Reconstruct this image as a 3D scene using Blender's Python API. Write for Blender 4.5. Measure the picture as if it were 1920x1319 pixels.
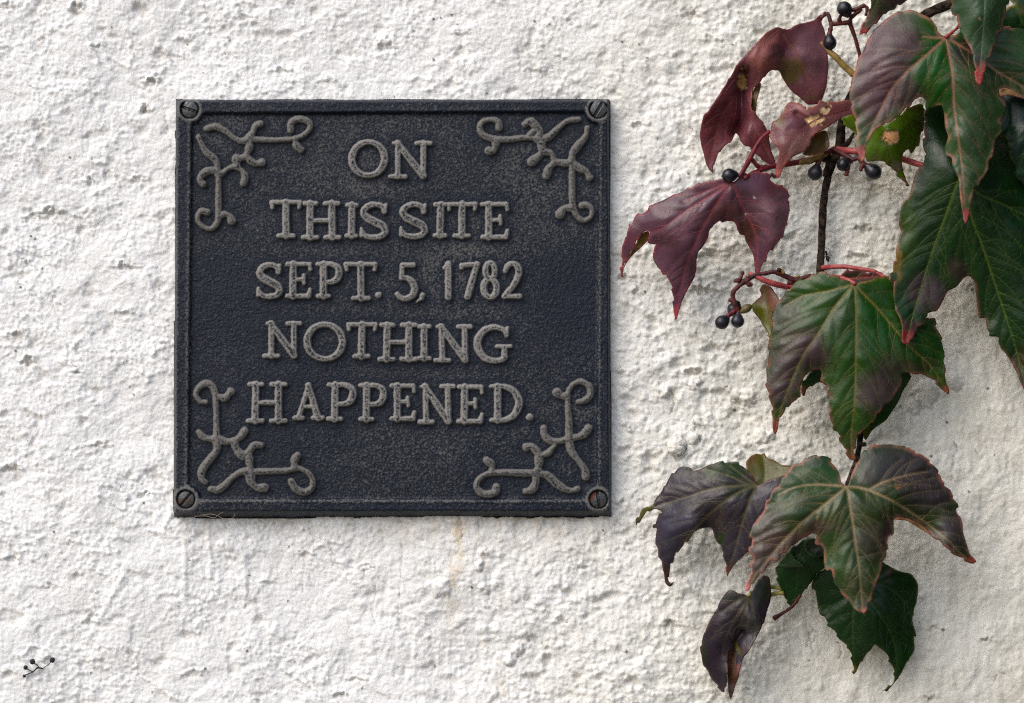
import bpy, math, random
import numpy as np
from mathutils import Vector, Matrix
from mathutils.geometry import delaunay_2d_cdt

# ------------------------------------------------------------------ scene, camera, light
S = bpy.context.scene
for o in list(bpy.data.objects): bpy.data.objects.remove(o, do_unlink=True)
COL = S.collection
R = math.radians
random.seed(7)

PX = 0.00022                      # metres on the wall per photograph pixel
LENS, SENSOR = 85.0, 36.0
DIST = 1920 * PX * LENS / SENSOR  # camera to wall
PITCH = R(3.0)
EYE = np.array([0.0, -math.cos(PITCH) * DIST, 1.5 - math.sin(PITCH) * DIST])

cam_d = bpy.data.cameras.new('camera'); cam = bpy.data.objects.new('camera', cam_d); COL.objects.link(cam)
cam.location = EYE; cam.rotation_euler = (R(90) + PITCH, 0, 0)
cam_d.lens = LENS; cam_d.sensor_width = SENSOR; cam_d.sensor_fit = 'HORIZONTAL'
cam_d.clip_start = 0.05; cam_d.clip_end = 200
cam_d.dof.use_dof = True; cam_d.dof.focus_distance = DIST - 0.007; cam_d.dof.aperture_fstop = 13.0
S.camera = cam

SUN_DIR = Vector((-0.60, -0.60, 0.78)).normalized()      # towards the light
W = bpy.data.worlds.new('World'); S.world = W; W.use_nodes = True
nt = W.node_tree; nt.nodes.clear()
sky = nt.nodes.new('ShaderNodeTexSky'); sky.sky_type = 'NISHITA'; sky.sun_disc = False
sky.sun_elevation = math.asin(SUN_DIR.z); sky.sun_rotation = math.atan2(SUN_DIR.x, SUN_DIR.y)
sky.air_density = 1.0; sky.dust_density = 3.0; sky.ozone_density = 1.0
bg = nt.nodes.new('ShaderNodeBackground'); bg.inputs['Strength'].default_value = 0.145
wo = nt.nodes.new('ShaderNodeOutputWorld')
nt.links.new(sky.outputs[0], bg.inputs[0]); nt.links.new(bg.outputs[0], wo.inputs[0])

sun_d = bpy.data.lights.new('sun', 'SUN'); sun = bpy.data.objects.new('sun', sun_d); COL.objects.link(sun)
sun_d.energy = 1.4; sun_d.angle = R(54); sun_d.color = (1.0, 0.982, 0.950)
sun.rotation_euler = SUN_DIR.to_track_quat('Z', 'Y').to_euler(); sun.location = (-2, -2, 4)

S.render.engine = 'CYCLES'; S.cycles.use_denoising = False; S.cycles.max_bounces = 4; S.cycles.use_adaptive_sampling = True; S.cycles.adaptive_threshold = 0.004
S.cycles.filter_width = 1.2
S.view_settings.view_transform = 'Standard'; S.view_settings.look = 'None'
S.view_settings.exposure = 0.33; S.view_settings.gamma = 1.0; S.view_settings.use_curve_mapping = False
S.render.resolution_x = 1024; S.render.resolution_y = 703

# ------------------------------------------------------------------ helpers
CP, SP = math.cos(PITCH), math.sin(PITCH)
def at(px, py, dep=0.0):
    """point at distance dep (in photograph pixels) in front of the wall, seen at px, py"""
    px = np.asarray(px, float); py = np.asarray(py, float); dep = np.asarray(dep, float) * PX
    k = SENSOR / LENS / 1920
    dx = (px - 960) * k; dv = -(py - 659.5) * k
    diry = CP - dv * SP; dirz = SP + dv * CP
    t = (-dep - EYE[1]) / diry
    return np.stack([EYE[0] + dx * t, EYE[1] + diry * t, EYE[2] + dirz * t], -1)

def hash01(ix, iy, seed):
    ix = ix.astype(np.int64).astype(np.uint32); iy = iy.astype(np.int64).astype(np.uint32)
    h = ix * np.uint32(374761393) + iy * np.uint32(668265263) + np.uint32((seed * 974634777) & 0xFFFFFFFF)
    h = (h ^ (h >> np.uint32(13))) * np.uint32(1274126177)
    h = (h ^ (h >> np.uint32(16))) * np.uint32(2246822519)
    return ((h ^ (h >> np.uint32(15))) & np.uint32(0xFFFFFF)) / np.float32(0xFFFFFF)
def noise(x, y, seed=0):
    ix = np.floor(x); iy = np.floor(y); fx = x - ix; fy = y - iy
    sx = fx * fx * fx * (fx * (fx * 6 - 15) + 10); sy = fy * fy * fy * (fy * (fy * 6 - 15) + 10)
    def g(a, b):
        ang = hash01(ix + a, iy + b, seed) * (2 * np.pi)
        return np.cos(ang) * (fx - a) + np.sin(ang) * (fy - b)
    n0 = g(0, 0) * (1 - sx) + g(1, 0) * sx; n1 = g(0, 1) * (1 - sx) + g(1, 1) * sx
    return (n0 * (1 - sy) + n1 * sy) * 1.5
def fbm(x, y, seed=0, oct=3, gain=0.5):
    s = 0; a = 1.0
    for i in range(oct):
        s = s + a * noise(x * 2 ** i, y * 2 ** i, seed + i * 17); a *= gain
    return s
def domes(x, y, seed, dens=1.0, rmin=0.3, rmax=0.6):
    """rounded grains scattered one to a cell: height 0..1"""
    ix = np.floor(x); iy = np.floor(y); out = np.zeros_like(x)
    for a in (-1, 0, 1):
        for b in (-1, 0, 1):
            cx = ix + a; cy = iy + b
            px = cx + hash01(cx, cy, seed); py = cy + hash01(cx, cy, seed + 1)
            r = rmin + (rmax - rmin) * hash01(cx, cy, seed + 2)
            on = hash01(cx, cy, seed + 3) < dens
            q = 1 - ((x - px) ** 2 + (y - py) ** 2) / (r * r)
            out = np.maximum(out, np.where(on, np.maximum(q, 0) ** 0.75 * r / rmax, 0))
    return out
def sstep(a, b, x):
    t = np.clip((x - a) / (b - a), 0, 1); return t * t * (3 - 2 * t)
def seg_dist(P, A, B, r0=0.0, r1=0.0):
    d = B - A; L = max(d @ d, 1e-9)
    t = np.clip(((P - A) @ d) / L, 0, 1)
    return np.linalg.norm(P - A - t[..., None] * d, axis=-1) - (r0 + (r1 - r0) * t)
def poly_dist(P, pts, r=None):
    pts = np.asarray(pts, float); n = len(pts); best = np.full(P.shape[:-1], 1e9)
    for i in range(n - 1):
        a, b = (r[i], r[i + 1]) if r is not None else (0, 0)
        best = np.minimum(best, seg_dist(P, pts[i], pts[i + 1], a, b))
    return best
def catmull(pts, sub=6, closed=False, tension=0.5):
    pts = np.asarray(pts, float); n = len(pts); out = []
    m = n if closed else n - 1
    for i in range(m):
        p1, p2 = pts[i], pts[(i + 1) % n]
        p0 = pts[i - 1] if (closed or i > 0) else 2 * p1 - p2
        p3 = pts[(i + 2) % n] if (closed or i + 2 < n) else 2 * p2 - p1
        # short tangents at sharp corners keep tips pointed
        L = np.linalg.norm(p2[:2] - p1[:2])
        def tang(a, b, c):
            t = (c - a) * tension; l = np.linalg.norm(t[:2])
            return t * min(1.0, 0.9 * L / max(l, 1e-6))
        m1, m2 = tang(p0, p1, p2), tang(p1, p2, p3)
        for k in range(sub):
            t = k / sub; t2 = t * t; t3 = t2 * t
            out.append((2*t3 - 3*t2 + 1) * p1 + (t3 - 2*t2 + t) * m1 + (-2*t3 + 3*t2) * p2 + (t3 - t2) * m2)
    if not closed: out.append(pts[-1])
    return np.array(out)
def inside(P, poly):
    x, y = P[:, 0], P[:, 1]; c = np.zeros(len(P), bool); n = len(poly)
    for i in range(n):
        x1, y1 = poly[i]; x2, y2 = poly[(i + 1) % n]
        if y1 == y2: continue
        k = (y1 > y) != (y2 > y)
        c ^= k & (x < (x2 - x1) * (y - y1) / (y2 - y1) + x1)
    return c
def tps(ctrl):
    """thin-plate surface through (x, y, depth) points"""
    c = np.asarray(ctrl, float); X = c[:, :2] / 100.0; n = len(c)
    d = np.linalg.norm(X[:, None] - X[None], axis=-1); K = np.where(d > 0, d * d * np.log(d + 1e-12), 0) + np.eye(n) * 0.02
    A = np.zeros((n + 3, n + 3)); A[:n, :n] = K; A[:n, n] = 1; A[:n, n+1:] = X; A[n, :n] = 1; A[n+1:, :n] = X.T
    w = np.linalg.solve(A, np.concatenate([c[:, 2], [0, 0, 0]]))
    def f(P):
        Q = P / 100.0; dd = np.linalg.norm(Q[:, None] - X[None], axis=-1)
        return np.where(dd > 0, dd * dd * np.log(dd + 1e-12), 0) @ w[:n] + w[n] + Q @ w[n+1:]
    return f

def mesh_np(name, V, F, smooth=True):
    """mesh from arrays: F is (n,3) or (n,4)"""
    me = bpy.data.meshes.new(name); V = np.asarray(V, np.float32); F = np.asarray(F, np.int32)
    k = F.shape[1]
    me.vertices.add(len(V)); me.vertices.foreach_set('co', V.ravel())
    me.loops.add(F.size); me.loops.foreach_set('vertex_index', F.ravel())
    me.polygons.add(len(F)); me.polygons.foreach_set('loop_start', np.arange(0, F.size, k, dtype=np.int32))
    me.polygons.foreach_set('loop_total', np.full(len(F), k, np.int32))
    me.update(calc_edges=True)
    if smooth: me.polygons.foreach_set('use_smooth', np.ones(len(F), bool))
    return me
def fattr(me, name, arr):
    a = me.attributes.new(name, 'FLOAT', 'POINT'); a.data.foreach_set('value', np.asarray(arr, np.float32).ravel())
def cattr(me, name, arr):
    a = me.attributes.new(name, 'FLOAT_COLOR', 'POINT')
    c = np.ones((len(arr), 4), np.float32); c[:, :3] = arr; a.data.foreach_set('color', c.ravel())
def link(name, me, mats, parent=None):
    o = bpy.data.objects.new(name, me); COL.objects.link(o)
    for m in (mats if isinstance(mats, (list, tuple)) else [mats]): me.materials.append(m)
    if parent is not None: set_parent(o, parent)
    return o
WORLD = {}
def set_parent(o, parent):
    o.parent = parent
    o.matrix_parent_inverse = WORLD.get(parent.name, Matrix()).inverted()
def empty(name, loc):
    o = bpy.data.objects.new(name, None); COL.objects.link(o); o.location = loc; o.empty_display_size = 0.02
    WORLD[o.name] = Matrix.Translation(Vector(loc)); return o
def tag(o, label=None, cat=None, group=None, kind=None):
    for k, v in (('label', label), ('category', cat), ('group', group), ('kind', kind)):
        if v: o[k] = v
    return o
def compact(V, F, *attrs):
    used = np.unique(F); m = np.full(len(V), -1); m[used] = np.arange(len(used))
    return (V[used], m[F]) + tuple(a[used] for a in attrs)
def grid_faces(nr, nc):
    i = np.arange(nr * nc).reshape(nr, nc)
    return np.stack([i[:-1, :-1], i[1:, :-1], i[1:, 1:], i[:-1, 1:]], -1).reshape(-1, 4)

# ------------------------------------------------------------------ materials
class Mat:
    def __init__(s, name):
        s.m = bpy.data.materials.new(name); s.m.use_nodes = True; s.t = s.m.node_tree; s.t.nodes.clear()
        s.out = s.n('ShaderNodeOutputMaterial'); s.b = s.n('ShaderNodeBsdfPrincipled'); s.l(s.b.outputs[0], s.out.inputs[0])
        s.co = s.n('ShaderNodeTexCoord').outputs['Object']
    def n(s, t, **kw):
        x = s.t.nodes.new(t)
        for k, v in kw.items(): setattr(x, k, v)
        return x
    def l(s, a, b): s.t.links.new(a, b)
    def set(s, **kw):
        for k, v in kw.items():
            i = s.b.inputs[k.replace('_', ' ')]
            if isinstance(v, bpy.types.NodeSocket): s.l(v, i)
            else: i.default_value = (*v, 1) if isinstance(v, tuple) and len(v) == 3 else v
        return s
    def noise(s, scale, detail=3, rough=0.55, dist=0.0, vec=None):
        x = s.n('ShaderNodeTexNoise'); x.inputs['Scale'].default_value = scale; x.inputs['Detail'].default_value = detail
        x.inputs['Roughness'].default_value = rough; x.inputs['Distortion'].default_value = dist
        s.l(vec or s.co, x.inputs['Vector']); return x.outputs[0]
    def voro(s, scale, feature='F1', vec=None):
        x = s.n('ShaderNodeTexVoronoi', feature=feature); x.inputs['Scale'].default_value = scale
        s.l(vec or s.co, x.inputs['Vector']); return x.outputs['Distance']
    def attr(s, name): return s.n('ShaderNodeAttribute', attribute_name=name)
    def ramp(s, fac, lo, hi, a=0.0, b=1.0):
        x = s.n('ShaderNodeMapRange', interpolation_type='SMOOTHSTEP'); s.l(fac, x.inputs[0])
        for i, v in enumerate((lo, hi, a, b)): x.inputs[i + 1].default_value = v
        return x.outputs[0]
    def math(s, op, a, b=None, clamp=False):
        x = s.n('ShaderNodeMath', operation=op, use_clamp=clamp)
        for i, v in enumerate((a, b)):
            if v is None: continue
            if isinstance(v, (int, float)): x.inputs[i].default_value = v
            else: s.l(v, x.inputs[i])
        return x.outputs[0]
    def mix(s, fac, a, b, blend='MIX'):
        x = s.n('ShaderNodeMix', data_type='RGBA', blend_type=blend)
        for i, v in ((0, fac), (6, a), (7, b)):
            if isinstance(v, (int, float)): x.inputs[i].default_value = v
            elif isinstance(v, tuple): x.inputs[i].default_value = (*v, 1)
            else: s.l(v, x.inputs[i])
        return x.outputs[2]
    def bump(s, h, dist, strength=1.0, prev=None):
        x = s.n('ShaderNodeBump'); x.inputs['Strength'].default_value = strength; x.inputs['Distance'].default_value = dist
        s.l(h, x.inputs['Height'])
        if prev: s.l(prev, x.inputs['Normal'])
        return x.outputs[0]

# ------------------------------------------------------------------ the ground
gm = Mat('ground_soil')
gm.set(Base_Color=gm.mix(gm.noise(9, 6), (0.10, 0.085, 0.06), (0.20, 0.175, 0.13)), Roughness=0.95,
       Normal=gm.bump(gm.noise(60, 6), 0.01))
xs = np.linspace(-40, 40, 41); gx, gy = np.meshgrid(xs, np.linspace(40, -40, 41))
gme = mesh_np('ground', np.stack([gx, gy, 0.02 * fbm(gx / 3, gy / 3, 5)], -1).reshape(-1, 3), grid_faces(41, 41))
tag(link('ground', gme, gm.m), kind='structure')

# ------------------------------------------------------------------ the wall
wm = Mat('white_roughcast')
wc = wm.attr('col').outputs['Color']
wm.set(Base_Color=wc, Roughness=0.78, Specular_IOR_Level=0.25, Normal=wm.bump(wm.noise(820, 3, 0.62), 0.00048, 0.7))

def axis(lo, hi, step, far_lo, far_hi):
    a = list(np.arange(lo, hi + step, step)); d = step
    x = a[-1]
    while x < far_hi: d = min(d * 1.22, 400); x += d; a.append(x)
    x = a[0]; d = step
    while x > far_lo: d = min(d * 1.22, 400); x -= d; a.insert(0, x)
    return np.array(a)
U = axis(-110, 2030, 2.35, -12500, 13000); Vv = axis(-90, 1410, 2.35, -5200, 7470)
Vv = Vv[(Vv < 659.5 + 1.5 / PX)]; Vv = np.append(Vv, 659.5 + 1.5 / PX)
u, v = np.meshgrid(U, Vv)
PAN = np.array([[330, 187], [1143, 187], [1146.5, 970], [325.5, 971]], float)   # plaque outline
# how far each patch is from the spiky cast finish of the left towards the thick soft paint of the right
mB = sstep(760, 1250, u + 0.35 * (v - 600) + 110 * fbm(u / 260, v / 260, 3))
mC = sstep(1480, 1800, u + 0.45 * (v - 850) + 70 * fbm(u / 180, v / 180, 8))         # smooth, drip-lined area far right
wu = u + 4.5 * fbm(u / 34, v / 34, 11, 2); wv = v + 4.5 * fbm(u / 34, v / 34, 12, 2)
big = 9 * fbm(u / 330, v / 330, 21, 2)
lump = fbm(wu / 85, wv / 80, 31, 3)
u2 = u + 2.4 * noise(u / 9, v / 9, 13) + 1.2 * noise(u / 5, v / 5, 16); v2 = v + 2.4 * noise(u / 9, v / 9, 17) + 1.2 * noise(u / 5, v / 5, 18)
# cast finish
dA = sstep(-0.45, 0.4, fbm(u / 120, v / 120, 45, 2))
scarp = fbm(u2 / 62, v2 / 50, 46, 3); scarp2 = fbm(u2 / 34, v2 / 27, 48, 2)
hA = 2.7 * lump + 1.7 * sstep(-.09, .11, scarp) + 1.1 * sstep(.02, .16, scarp2) * sstep(-.1, .3, fbm(u / 90, v / 90, 49, 2))
rg = 1 - np.abs(fbm((u2 * 0.8 + v2 * 0.6) / 120, (v2 * 0.8 - u2 * 0.6) / 40, 41, 2))
hA = hA + 3.4 * np.maximum(rg - 0.86, 0) * 7 * sstep(.1, .5, fbm(u / 150, v / 150, 42, 2))
clus = sstep(-0.25, 0.45, fbm(u / 48, v / 44, 47, 2))
grit = 2.8 * domes(u2 / 25, v2 / 23, 51, 0.40, .15, .45) * clus + 3.4 * domes(u2 / 14, v2 / 13, 53, 0.55, .16, .48) + 3.2 * domes(u2 / 8.8, v2 / 8.2, 55, 0.75, .2, .52)
hA = hA + grit * (0.14 + 0.86 * dA) * 0.76 + 0.9 * fbm(u / 6, v / 6, 61, 2, 0.6)
hA = hA - 3.6 * np.maximum(-fbm(u2 / 46, v2 / 38, 64, 2) - 0.45, 0) * 3
# thick soft paint over blobs
drip = fbm(wu / 18, wv / 44, 71, 2)
hB = 3.8 * lump + 1.8 * sstep(-.07, .10, scarp) + 3.8 * domes(u2 / 32, v2 / 34, 81, 0.40, .2, .5) * clus + 3.0 * domes(u2 / 17, v2 / 18, 85, 0.5, .18, .52) + 2.6 * domes(u2 / 9.5, v2 / 9.5, 87, 0.7, .22, .52) + 1.1 * drip + 0.8 * fbm(u / 7, v / 7, 62, 2)
hB = hB - 5.0 * np.maximum(-fbm(u2 / 52, v2 / 38, 66, 2) - 0.40, 0) * 3
hC = 2.6 * lump + 2.4 * domes(u2 / 36, v2 / 44, 91, 0.35, .2, .5) + 1.6 * domes(u2 / 16, v2 / 19, 95, 0.5, .25, .55) + 1.0 * domes(u2 / 9, v2 / 10, 97, 0.6, .25, .55) + 1.5 * fbm(wu / 22, wv / 70, 73, 2) + 0.5 * fbm(u / 7, v / 8, 63, 2)
H = hA * (1 - mB) + hB * mB
H = big + H * (1 - mC) + hC * mC
PT = np.stack([u, v], -1)
DIRT = np.zeros_like(H); CRK_RIM = np.zeros_like(H); STN = np.zeros_like(H)
def near(x, y, r):
    """grid window around a spot, so that each small feature is cheap"""
    return (slice(max(np.searchsorted(Vv, y - r) - 1, 0), np.searchsorted(Vv, y + r) + 1),
            slice(max(np.searchsorted(U, x - r) - 1, 0), np.searchsorted(U, x + r) + 1))
# hollows: x, y, half width, half height, depth, dirt
PITS = [(136,12,9,12,9,.9),(280,152,10,9,12,.9),(268,206,9,9,11,.85),(74,72,8,6,5,.5),(8,7,14,7,7,.7),(180,82,8,5,6,.5),(340,72,13,6,7,.5),
 (92,398,13,9,11,.6),(59,407,14,6,8,.45),(165,339,7,9,8,.45),(46,491,6,5,7,.9),(33,632,16,10,7,.65),(232,501,17,5,9,.45),(232,589,14,6,8,.4),(255,336,12,6,7,.4),
 (53,680,9,8,10,1),(147,698,8,5,7,1),(22,881,17,9,9,.8),(273,927,14,5,7,.45),(188,836,13,6,7,.5),(303,645,8,4,5,.5),(145,654,6,9,6,.6),
 (720,84,12,10,10,.55),(525,130,13,6,7,.45),(1300,25,14,9,8,.5),(1333,70,10,8,6,.4),(455,28,10,7,6,.4),(865,60,12,6,6,.3),(1000,130,13,6,6,.3),(610,150,13,5,6,.3),
 (1200,232,10,7,7,.3),(1170,520,9,7,8,.5),(1320,545,26,7,8,.45),(1195,548,8,6,5,.4),(1336,655,13,8,8,.3),(1302,700,14,8,9,.35),(1372,650,10,7,6,.35),(1385,752,10,10,9,.4),
 (1622,428,17,6,8,.5),(1648,352,16,6,7,.4),(1610,480,14,8,8,.5),(1690,300,9,7,6,.3),(1840,1198,10,6,7,.9),(1745,1178,9,6,5,.45),(1735,1305,14,5,5,.5),
 (575,1040,9,6,5,.4),(685,1063,17,4,6,.4),(365,1263,14,6,6,.45),(670,1272,15,5,6,.5),(640,1298,9,6,7,.7),(490,1307,7,6,5,.5),(500,1092,9,6,5,.3),(1090,1062,9,5,6,.4),(1255,1170,16,7,8,.5),
 (100,1100,13,5,5,.4),(25,1048,10,5,5,.35),(140,1018,9,5,5,.6),(175,1165,10,14,7,.35),(65,1135,7,5,5,.4)]
for (x, y, rx, ry, dp, dk) in PITS:
    w = near(x, y, 3 * max(rx, ry)); uu, vv = u[w], v[w]
    q = np.hypot((uu - x + 8 * fbm(uu / 13, vv / 13, 4, 2)) / (rx * .85), (vv - y + 8 * fbm(uu / 13, vv / 13, 5, 2)) / (ry * .85))
    H[w] -= dp * (0.65 if x < 1150 else .9) * np.exp(-(q ** 2.6)); H[w] += 0.45 * dp * np.exp(-((q - 1.5) / 0.55) ** 2) * (vv < y)
    DIRT[w] = np.maximum(DIRT[w], dk * (0.8 if x < 1150 else 1.05) * np.exp(-(q * .95) ** 2))
# rounded blobs of paint: x, y, radius, height
for (x, y, r, h) in [(1158,936,10,9),(1443,815,9,12),(1425,818,12,12),(1308,790,10,9),(1300,822,10,10),(1307,815,7,8),(1180,803,7,8),(1195,826,5,6),(1246,733,12,9),
 (1303,716,13,9),(1400,745,16,10),(955,1235,11,10),(970,1213,14,11),(828,1100,17,9),(898,1060,10,11),(906,1033,8,8),(905,1100,8,7),(1400,830,10,8),(1385,850,9,8),(1735,735,24,9),(1790,715,16,8),(1712,760,14,7),(85,1228,12,9)]:
    w = near(x, y, 2 * r); q = np.hypot(u[w] - x + 5 * fbm(u[w] / 11, v[w] / 11, 24, 2), (v[w] - y) * 0.92 + 5 * fbm(u[w] / 11, v[w] / 11, 25, 2)) / r
    H[w] += h * np.maximum(1 - q * q, 0) ** .8 * 0.75; CRK_RIM[w] = np.maximum(CRK_RIM[w], 0.35 * np.exp(-((q - 1.05) / 0.10) ** 2) * (v[w] > y))  # also darkens a thin arc along each blob's lower rim
# fine cracks in the paint
CR = [[(1257,851),(1264,858),(1271,865),(1273,880)],[(1288,851),(1280,858),(1271,865)],[(1236,720),(1238,735),(1234,752)],[(1259,732),(1264,757),(1258,775)],
 [(1300,787),(1304,799),(1300,812),(1311,818),(1312,828)],[(1427,783),(1433,800),(1434,815)],[(1386,818),(1388,826),(1378,840),(1374,850)],[(1303,725),(1315,722),(1318,718)],
 [(1387,765),(1400,771)],[(1787,830),(1793,845),(1785,856),(1783,880),(1782,900)],[(1828,845),(1834,865),(1845,848)],[(1886,880),(1888,850)],[(1705,745),(1718,735),(1722,728)],
 [(571,1038),(574,1055),(570,1080),(569,1110)],[(620,1018),(624,1035),(627,1060)],[(754,1010),(754,1060),(751,1100),(748,1140),(752,1180)],[(704,1098),(706,1115),(698,1135),(702,1155),(707,1170)],[(470,1085),(468,1105),(462,1140)],
 [(555,990),(548,985),(556,975)],[(865,975),(866,1008)],[(893,1028),(889,1050),(890,1062),(899,1075)],[(968,995),(969,1012)],[(975,1085),(974,1098)],[(974,1200),(972,1230),(962,1248),(949,1246),(946,1232)],[(921,1078),(917,1115),(912,1140)],
 [(1360,604),(1352,596)],[(1318,545),(1330,553),(1340,560)],[(685,1066),(684,1078),(682,1090)],[(1510,1210),(1515,1190),(1522,1178),(1530,1185)],[(1520,1205),(1527,1190)],[(1571,1205),(1573,1222),(1569,1232)],
 [(1514,1184),(1518,1210),(1523,1222)],[(1393,1278),(1396,1286),(1402,1290)],[(1857,1275),(1862,1262),(1872,1258)],[(1317,1100),(1319,1082),(1324,1077)],[(1700,1110),(1703,1095),(1695,1090)],[(285,65),(283,80),(278,92)],[(305,215),(310,235),(308,250)],
 [(760,1245),(758,1275)],[(1010,1300),(1015,1280)],[(1150,985),(1156,978),(1165,984)],[(800,1225),(805,1215),(812,1205)],[(930,1010),(936,995)]]
for pl in CR:
    pl = np.array(pl, float); c0 = pl.mean(0); w = near(c0[0], c0[1], np.abs(pl - c0).max() + 12)
    P = PT[w] + np.stack([2.4 * noise(u[w] / 6, v[w] / 6, 14), 2.4 * noise(u[w] / 6, v[w] / 6, 15)], -1)
    d = poly_dist(P, pl); CRK_RIM[w] = np.maximum(CRK_RIM[w], (.5 if pl[0, 0] < 1150 else .72) * np.exp(-(d / 1.3) ** 2) * np.clip(.75 + noise(u[w] / 16, v[w] / 16, 19), 0, 1)); H[w] -= 1.6 * np.exp(-(d / 2.2) ** 2)
# faint trowel scratches
for (x0, y0, x1, y1) in [(232,1083,168,1200),(1160,560,1330,640),(350,1010,350,1120),(395,1000,398,1080),(460,1040,462,1130)]:
    w = near((x0 + x1) / 2, (y0 + y1) / 2, 130); d = poly_dist(PT[w], [(x0, y0), (x1, y1)])
    H[w] += 2.5 * np.exp(-(d / 5) ** 2)
# water stains and grime below the plaque, grime where paint and plate meet
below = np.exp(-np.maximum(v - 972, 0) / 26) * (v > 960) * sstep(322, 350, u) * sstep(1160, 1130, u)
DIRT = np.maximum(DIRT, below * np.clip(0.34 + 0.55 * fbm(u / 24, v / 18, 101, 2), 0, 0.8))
dd = poly_dist(PT[near(860, 1050, 260)], [(862, 978), (862, 1010), (855, 1050), (852, 1100), (845, 1200)]); w = near(860, 1050, 260)
STN[w] = np.maximum(STN[w], 0.72 * np.exp(-(dd / (13 + 8 * noise(u[w] / 20, v[w] / 30, 7))) ** 2) * np.clip(1.15 - (v[w] - 978) / 240, 0, 1))
w = near(900, 1150, 200); STN[w] = np.maximum(STN[w], 0.3 * np.clip(fbm(u[w] / 40, v[w] / 50, 9), 0, 1) * np.exp(-((u[w] - 905) / 60) ** 2))
STN = np.maximum(STN, 0.32 * np.exp(-np.maximum(v - 972, 0) / 45) * (v > 960) * sstep(600, 820, u) * sstep(1150, 1000, u) * np.clip(0.6 + fbm(u / 35, v / 35, 103), 0, 1))
# dust lies in the deeper hollows of the cast finish
Hs = 6.5 * lump * (1 - mB) + 5.5 * lump * mB
DIRT = np.maximum(DIRT, 0.26 * sstep(0.45, 0.85, -fbm(u2 / 46, v2 / 38, 64, 2)) * (1 - mB))
DIRT = np.maximum(DIRT, 0.30 * sstep(0.45, 0.85, -fbm(u2 / 52, v2 / 38, 66, 2)) * mB)
# under the plaque the plaster is flat
m_in = sstep(-5, 6, np.minimum.reduce([u - 328, 1145 - u, v - 188, 966 - v]))
H = np.where(m_in > 0, np.minimum(H, H * (1 - m_in) + 2 * m_in), H)
SHADE_TINT = np.clip(sstep(700, 1750, u + 0.12 * (v - 500) + 130 * fbm(u / 240, v / 240, 33)) * 0.9, 0, 1)  # warm darker tint towards the vine, standing in for its shade
fade = sstep(-12400, -11000, u) * sstep(12900, 11500, u) * sstep(-5100, -4200, v)
H = H * fade
X = (u - 960) * PX; Z = 1.5 - (v - 659.5) * PX
VV = np.stack([X, -H * PX, Z], -1).reshape(-1, 3)
FF = grid_faces(*u.shape)
x0, x1, z0, z1 = X.min(), X.max(), Z.min(), Z.max(); nb = len(VV)
BV = np.array([[x, y, z] for y in (0.006, 0.36) for z in (z0, z1) for x in (x0, x1)])
BF = np.array([[0,1,3,2],[4,6,7,5],[0,4,5,1],[2,3,7,6],[0,2,6,4],[1,5,7,3]]) + nb
wme = mesh_np('roughcast_wall', np.concatenate([VV, BV]), np.concatenate([FF, BF]))
def mixc(a, b, k): return a + (np.asarray(b) - a) * k[..., None]
k0 = np.clip(0.5 + 0.8 * fbm(u / 110, v / 110, 111, 2) + 0.5 * noise(u / 14, v / 14, 112), 0, 1)
CW = mixc(np.zeros(u.shape + (3,)) + (0.79, 0.788, 0.780), (0.85, 0.850, 0.846), k0)
CW = mixc(CW, mixc(np.zeros(u.shape + (3,)) + (0.705, 0.68, 0.595), (0.765, 0.748, 0.685), k0), SHADE_TINT)
sp = np.clip(0.75 + 0.9 * noise(u / 7, v / 7, 113), 0.3, 1)
CW = mixc(CW, (0.30, 0.235, 0.16), DIRT * sp); CW = mixc(CW, (0.62, 0.46, 0.24), STN * np.clip(0.6 + 0.9 * noise(u / 18, v / 22, 114), 0.1, 1))
specks = (domes(u / 17, v / 17, 121, 0.035, .07, .16) > 0) & (noise(u / 60, v / 60, 122) > -0.1)
CW = mixc(CW, (0.05, 0.04, 0.03), 0.85 * specks); CW = mixc(CW, (0.075, 0.052, 0.035), CRK_RIM)
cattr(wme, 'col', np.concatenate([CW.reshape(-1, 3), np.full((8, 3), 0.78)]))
wall = tag(link('roughcast_wall', wme, wm.m), 'rough white painted roughcast wall behind the plaque and the vine', 'wall')
def wall_h(px, py):
    j = min(np.searchsorted(U, px), len(U) - 1); i = min(np.searchsorted(Vv, py), len(Vv) - 1)
    return H[i, j]

# ------------------------------------------------------------------ the plaque
def plaque_mat(name, amount, gw, dust_a, dust_b, bump, lo=0.52, hi=0.74):
    m = Mat(name); wear = m.attr('wear').outputs['Fac']  # also carries the border's painted highlights
    grain = m.noise(1150, 2, 0.6); patch = m.noise(26, 4, 0.6)
    fine = m.noise(2800, 1, 0.5)
    th = m.math('ADD', m.math('MULTIPLY', grain, 0.8 * gw), m.math('MULTIPLY', fine, 0.2 * gw))
    th = m.math('ADD', th, 0.5 - 0.5 * gw + amount)
    th = m.math('ADD', th, m.math('MULTIPLY', m.math('SUBTRACT', patch, 0.5), 0.10))
    th = m.math('ADD', th, m.math('MULTIPLY', wear, 0.40))
    k = m.ramp(th, lo, hi)
    dust = m.mix(patch, dust_a, dust_b)
    base = m.mix(patch, (0.0032, 0.0066, 0.0155), (0.0062, 0.0106, 0.0220))
    col = m.mix(m.math('MULTIPLY', k, 0.9), base, dust)
    hgt = m.math('ADD', grain, m.math('MULTIPLY', fine, 0.4))
    m.set(Base_Color=col, Roughness=m.ramp(k, 0, 1, 0.48, 0.8), Specular_IOR_Level=0.26, Normal=m.bump(hgt, 0.00042, bump))
    return m.m
M_PANEL = plaque_mat('cast_iron_panel', 0.022, 1.0, (0.078, 0.079, 0.081), (0.128, 0.126, 0.123), 1.0)
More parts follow.
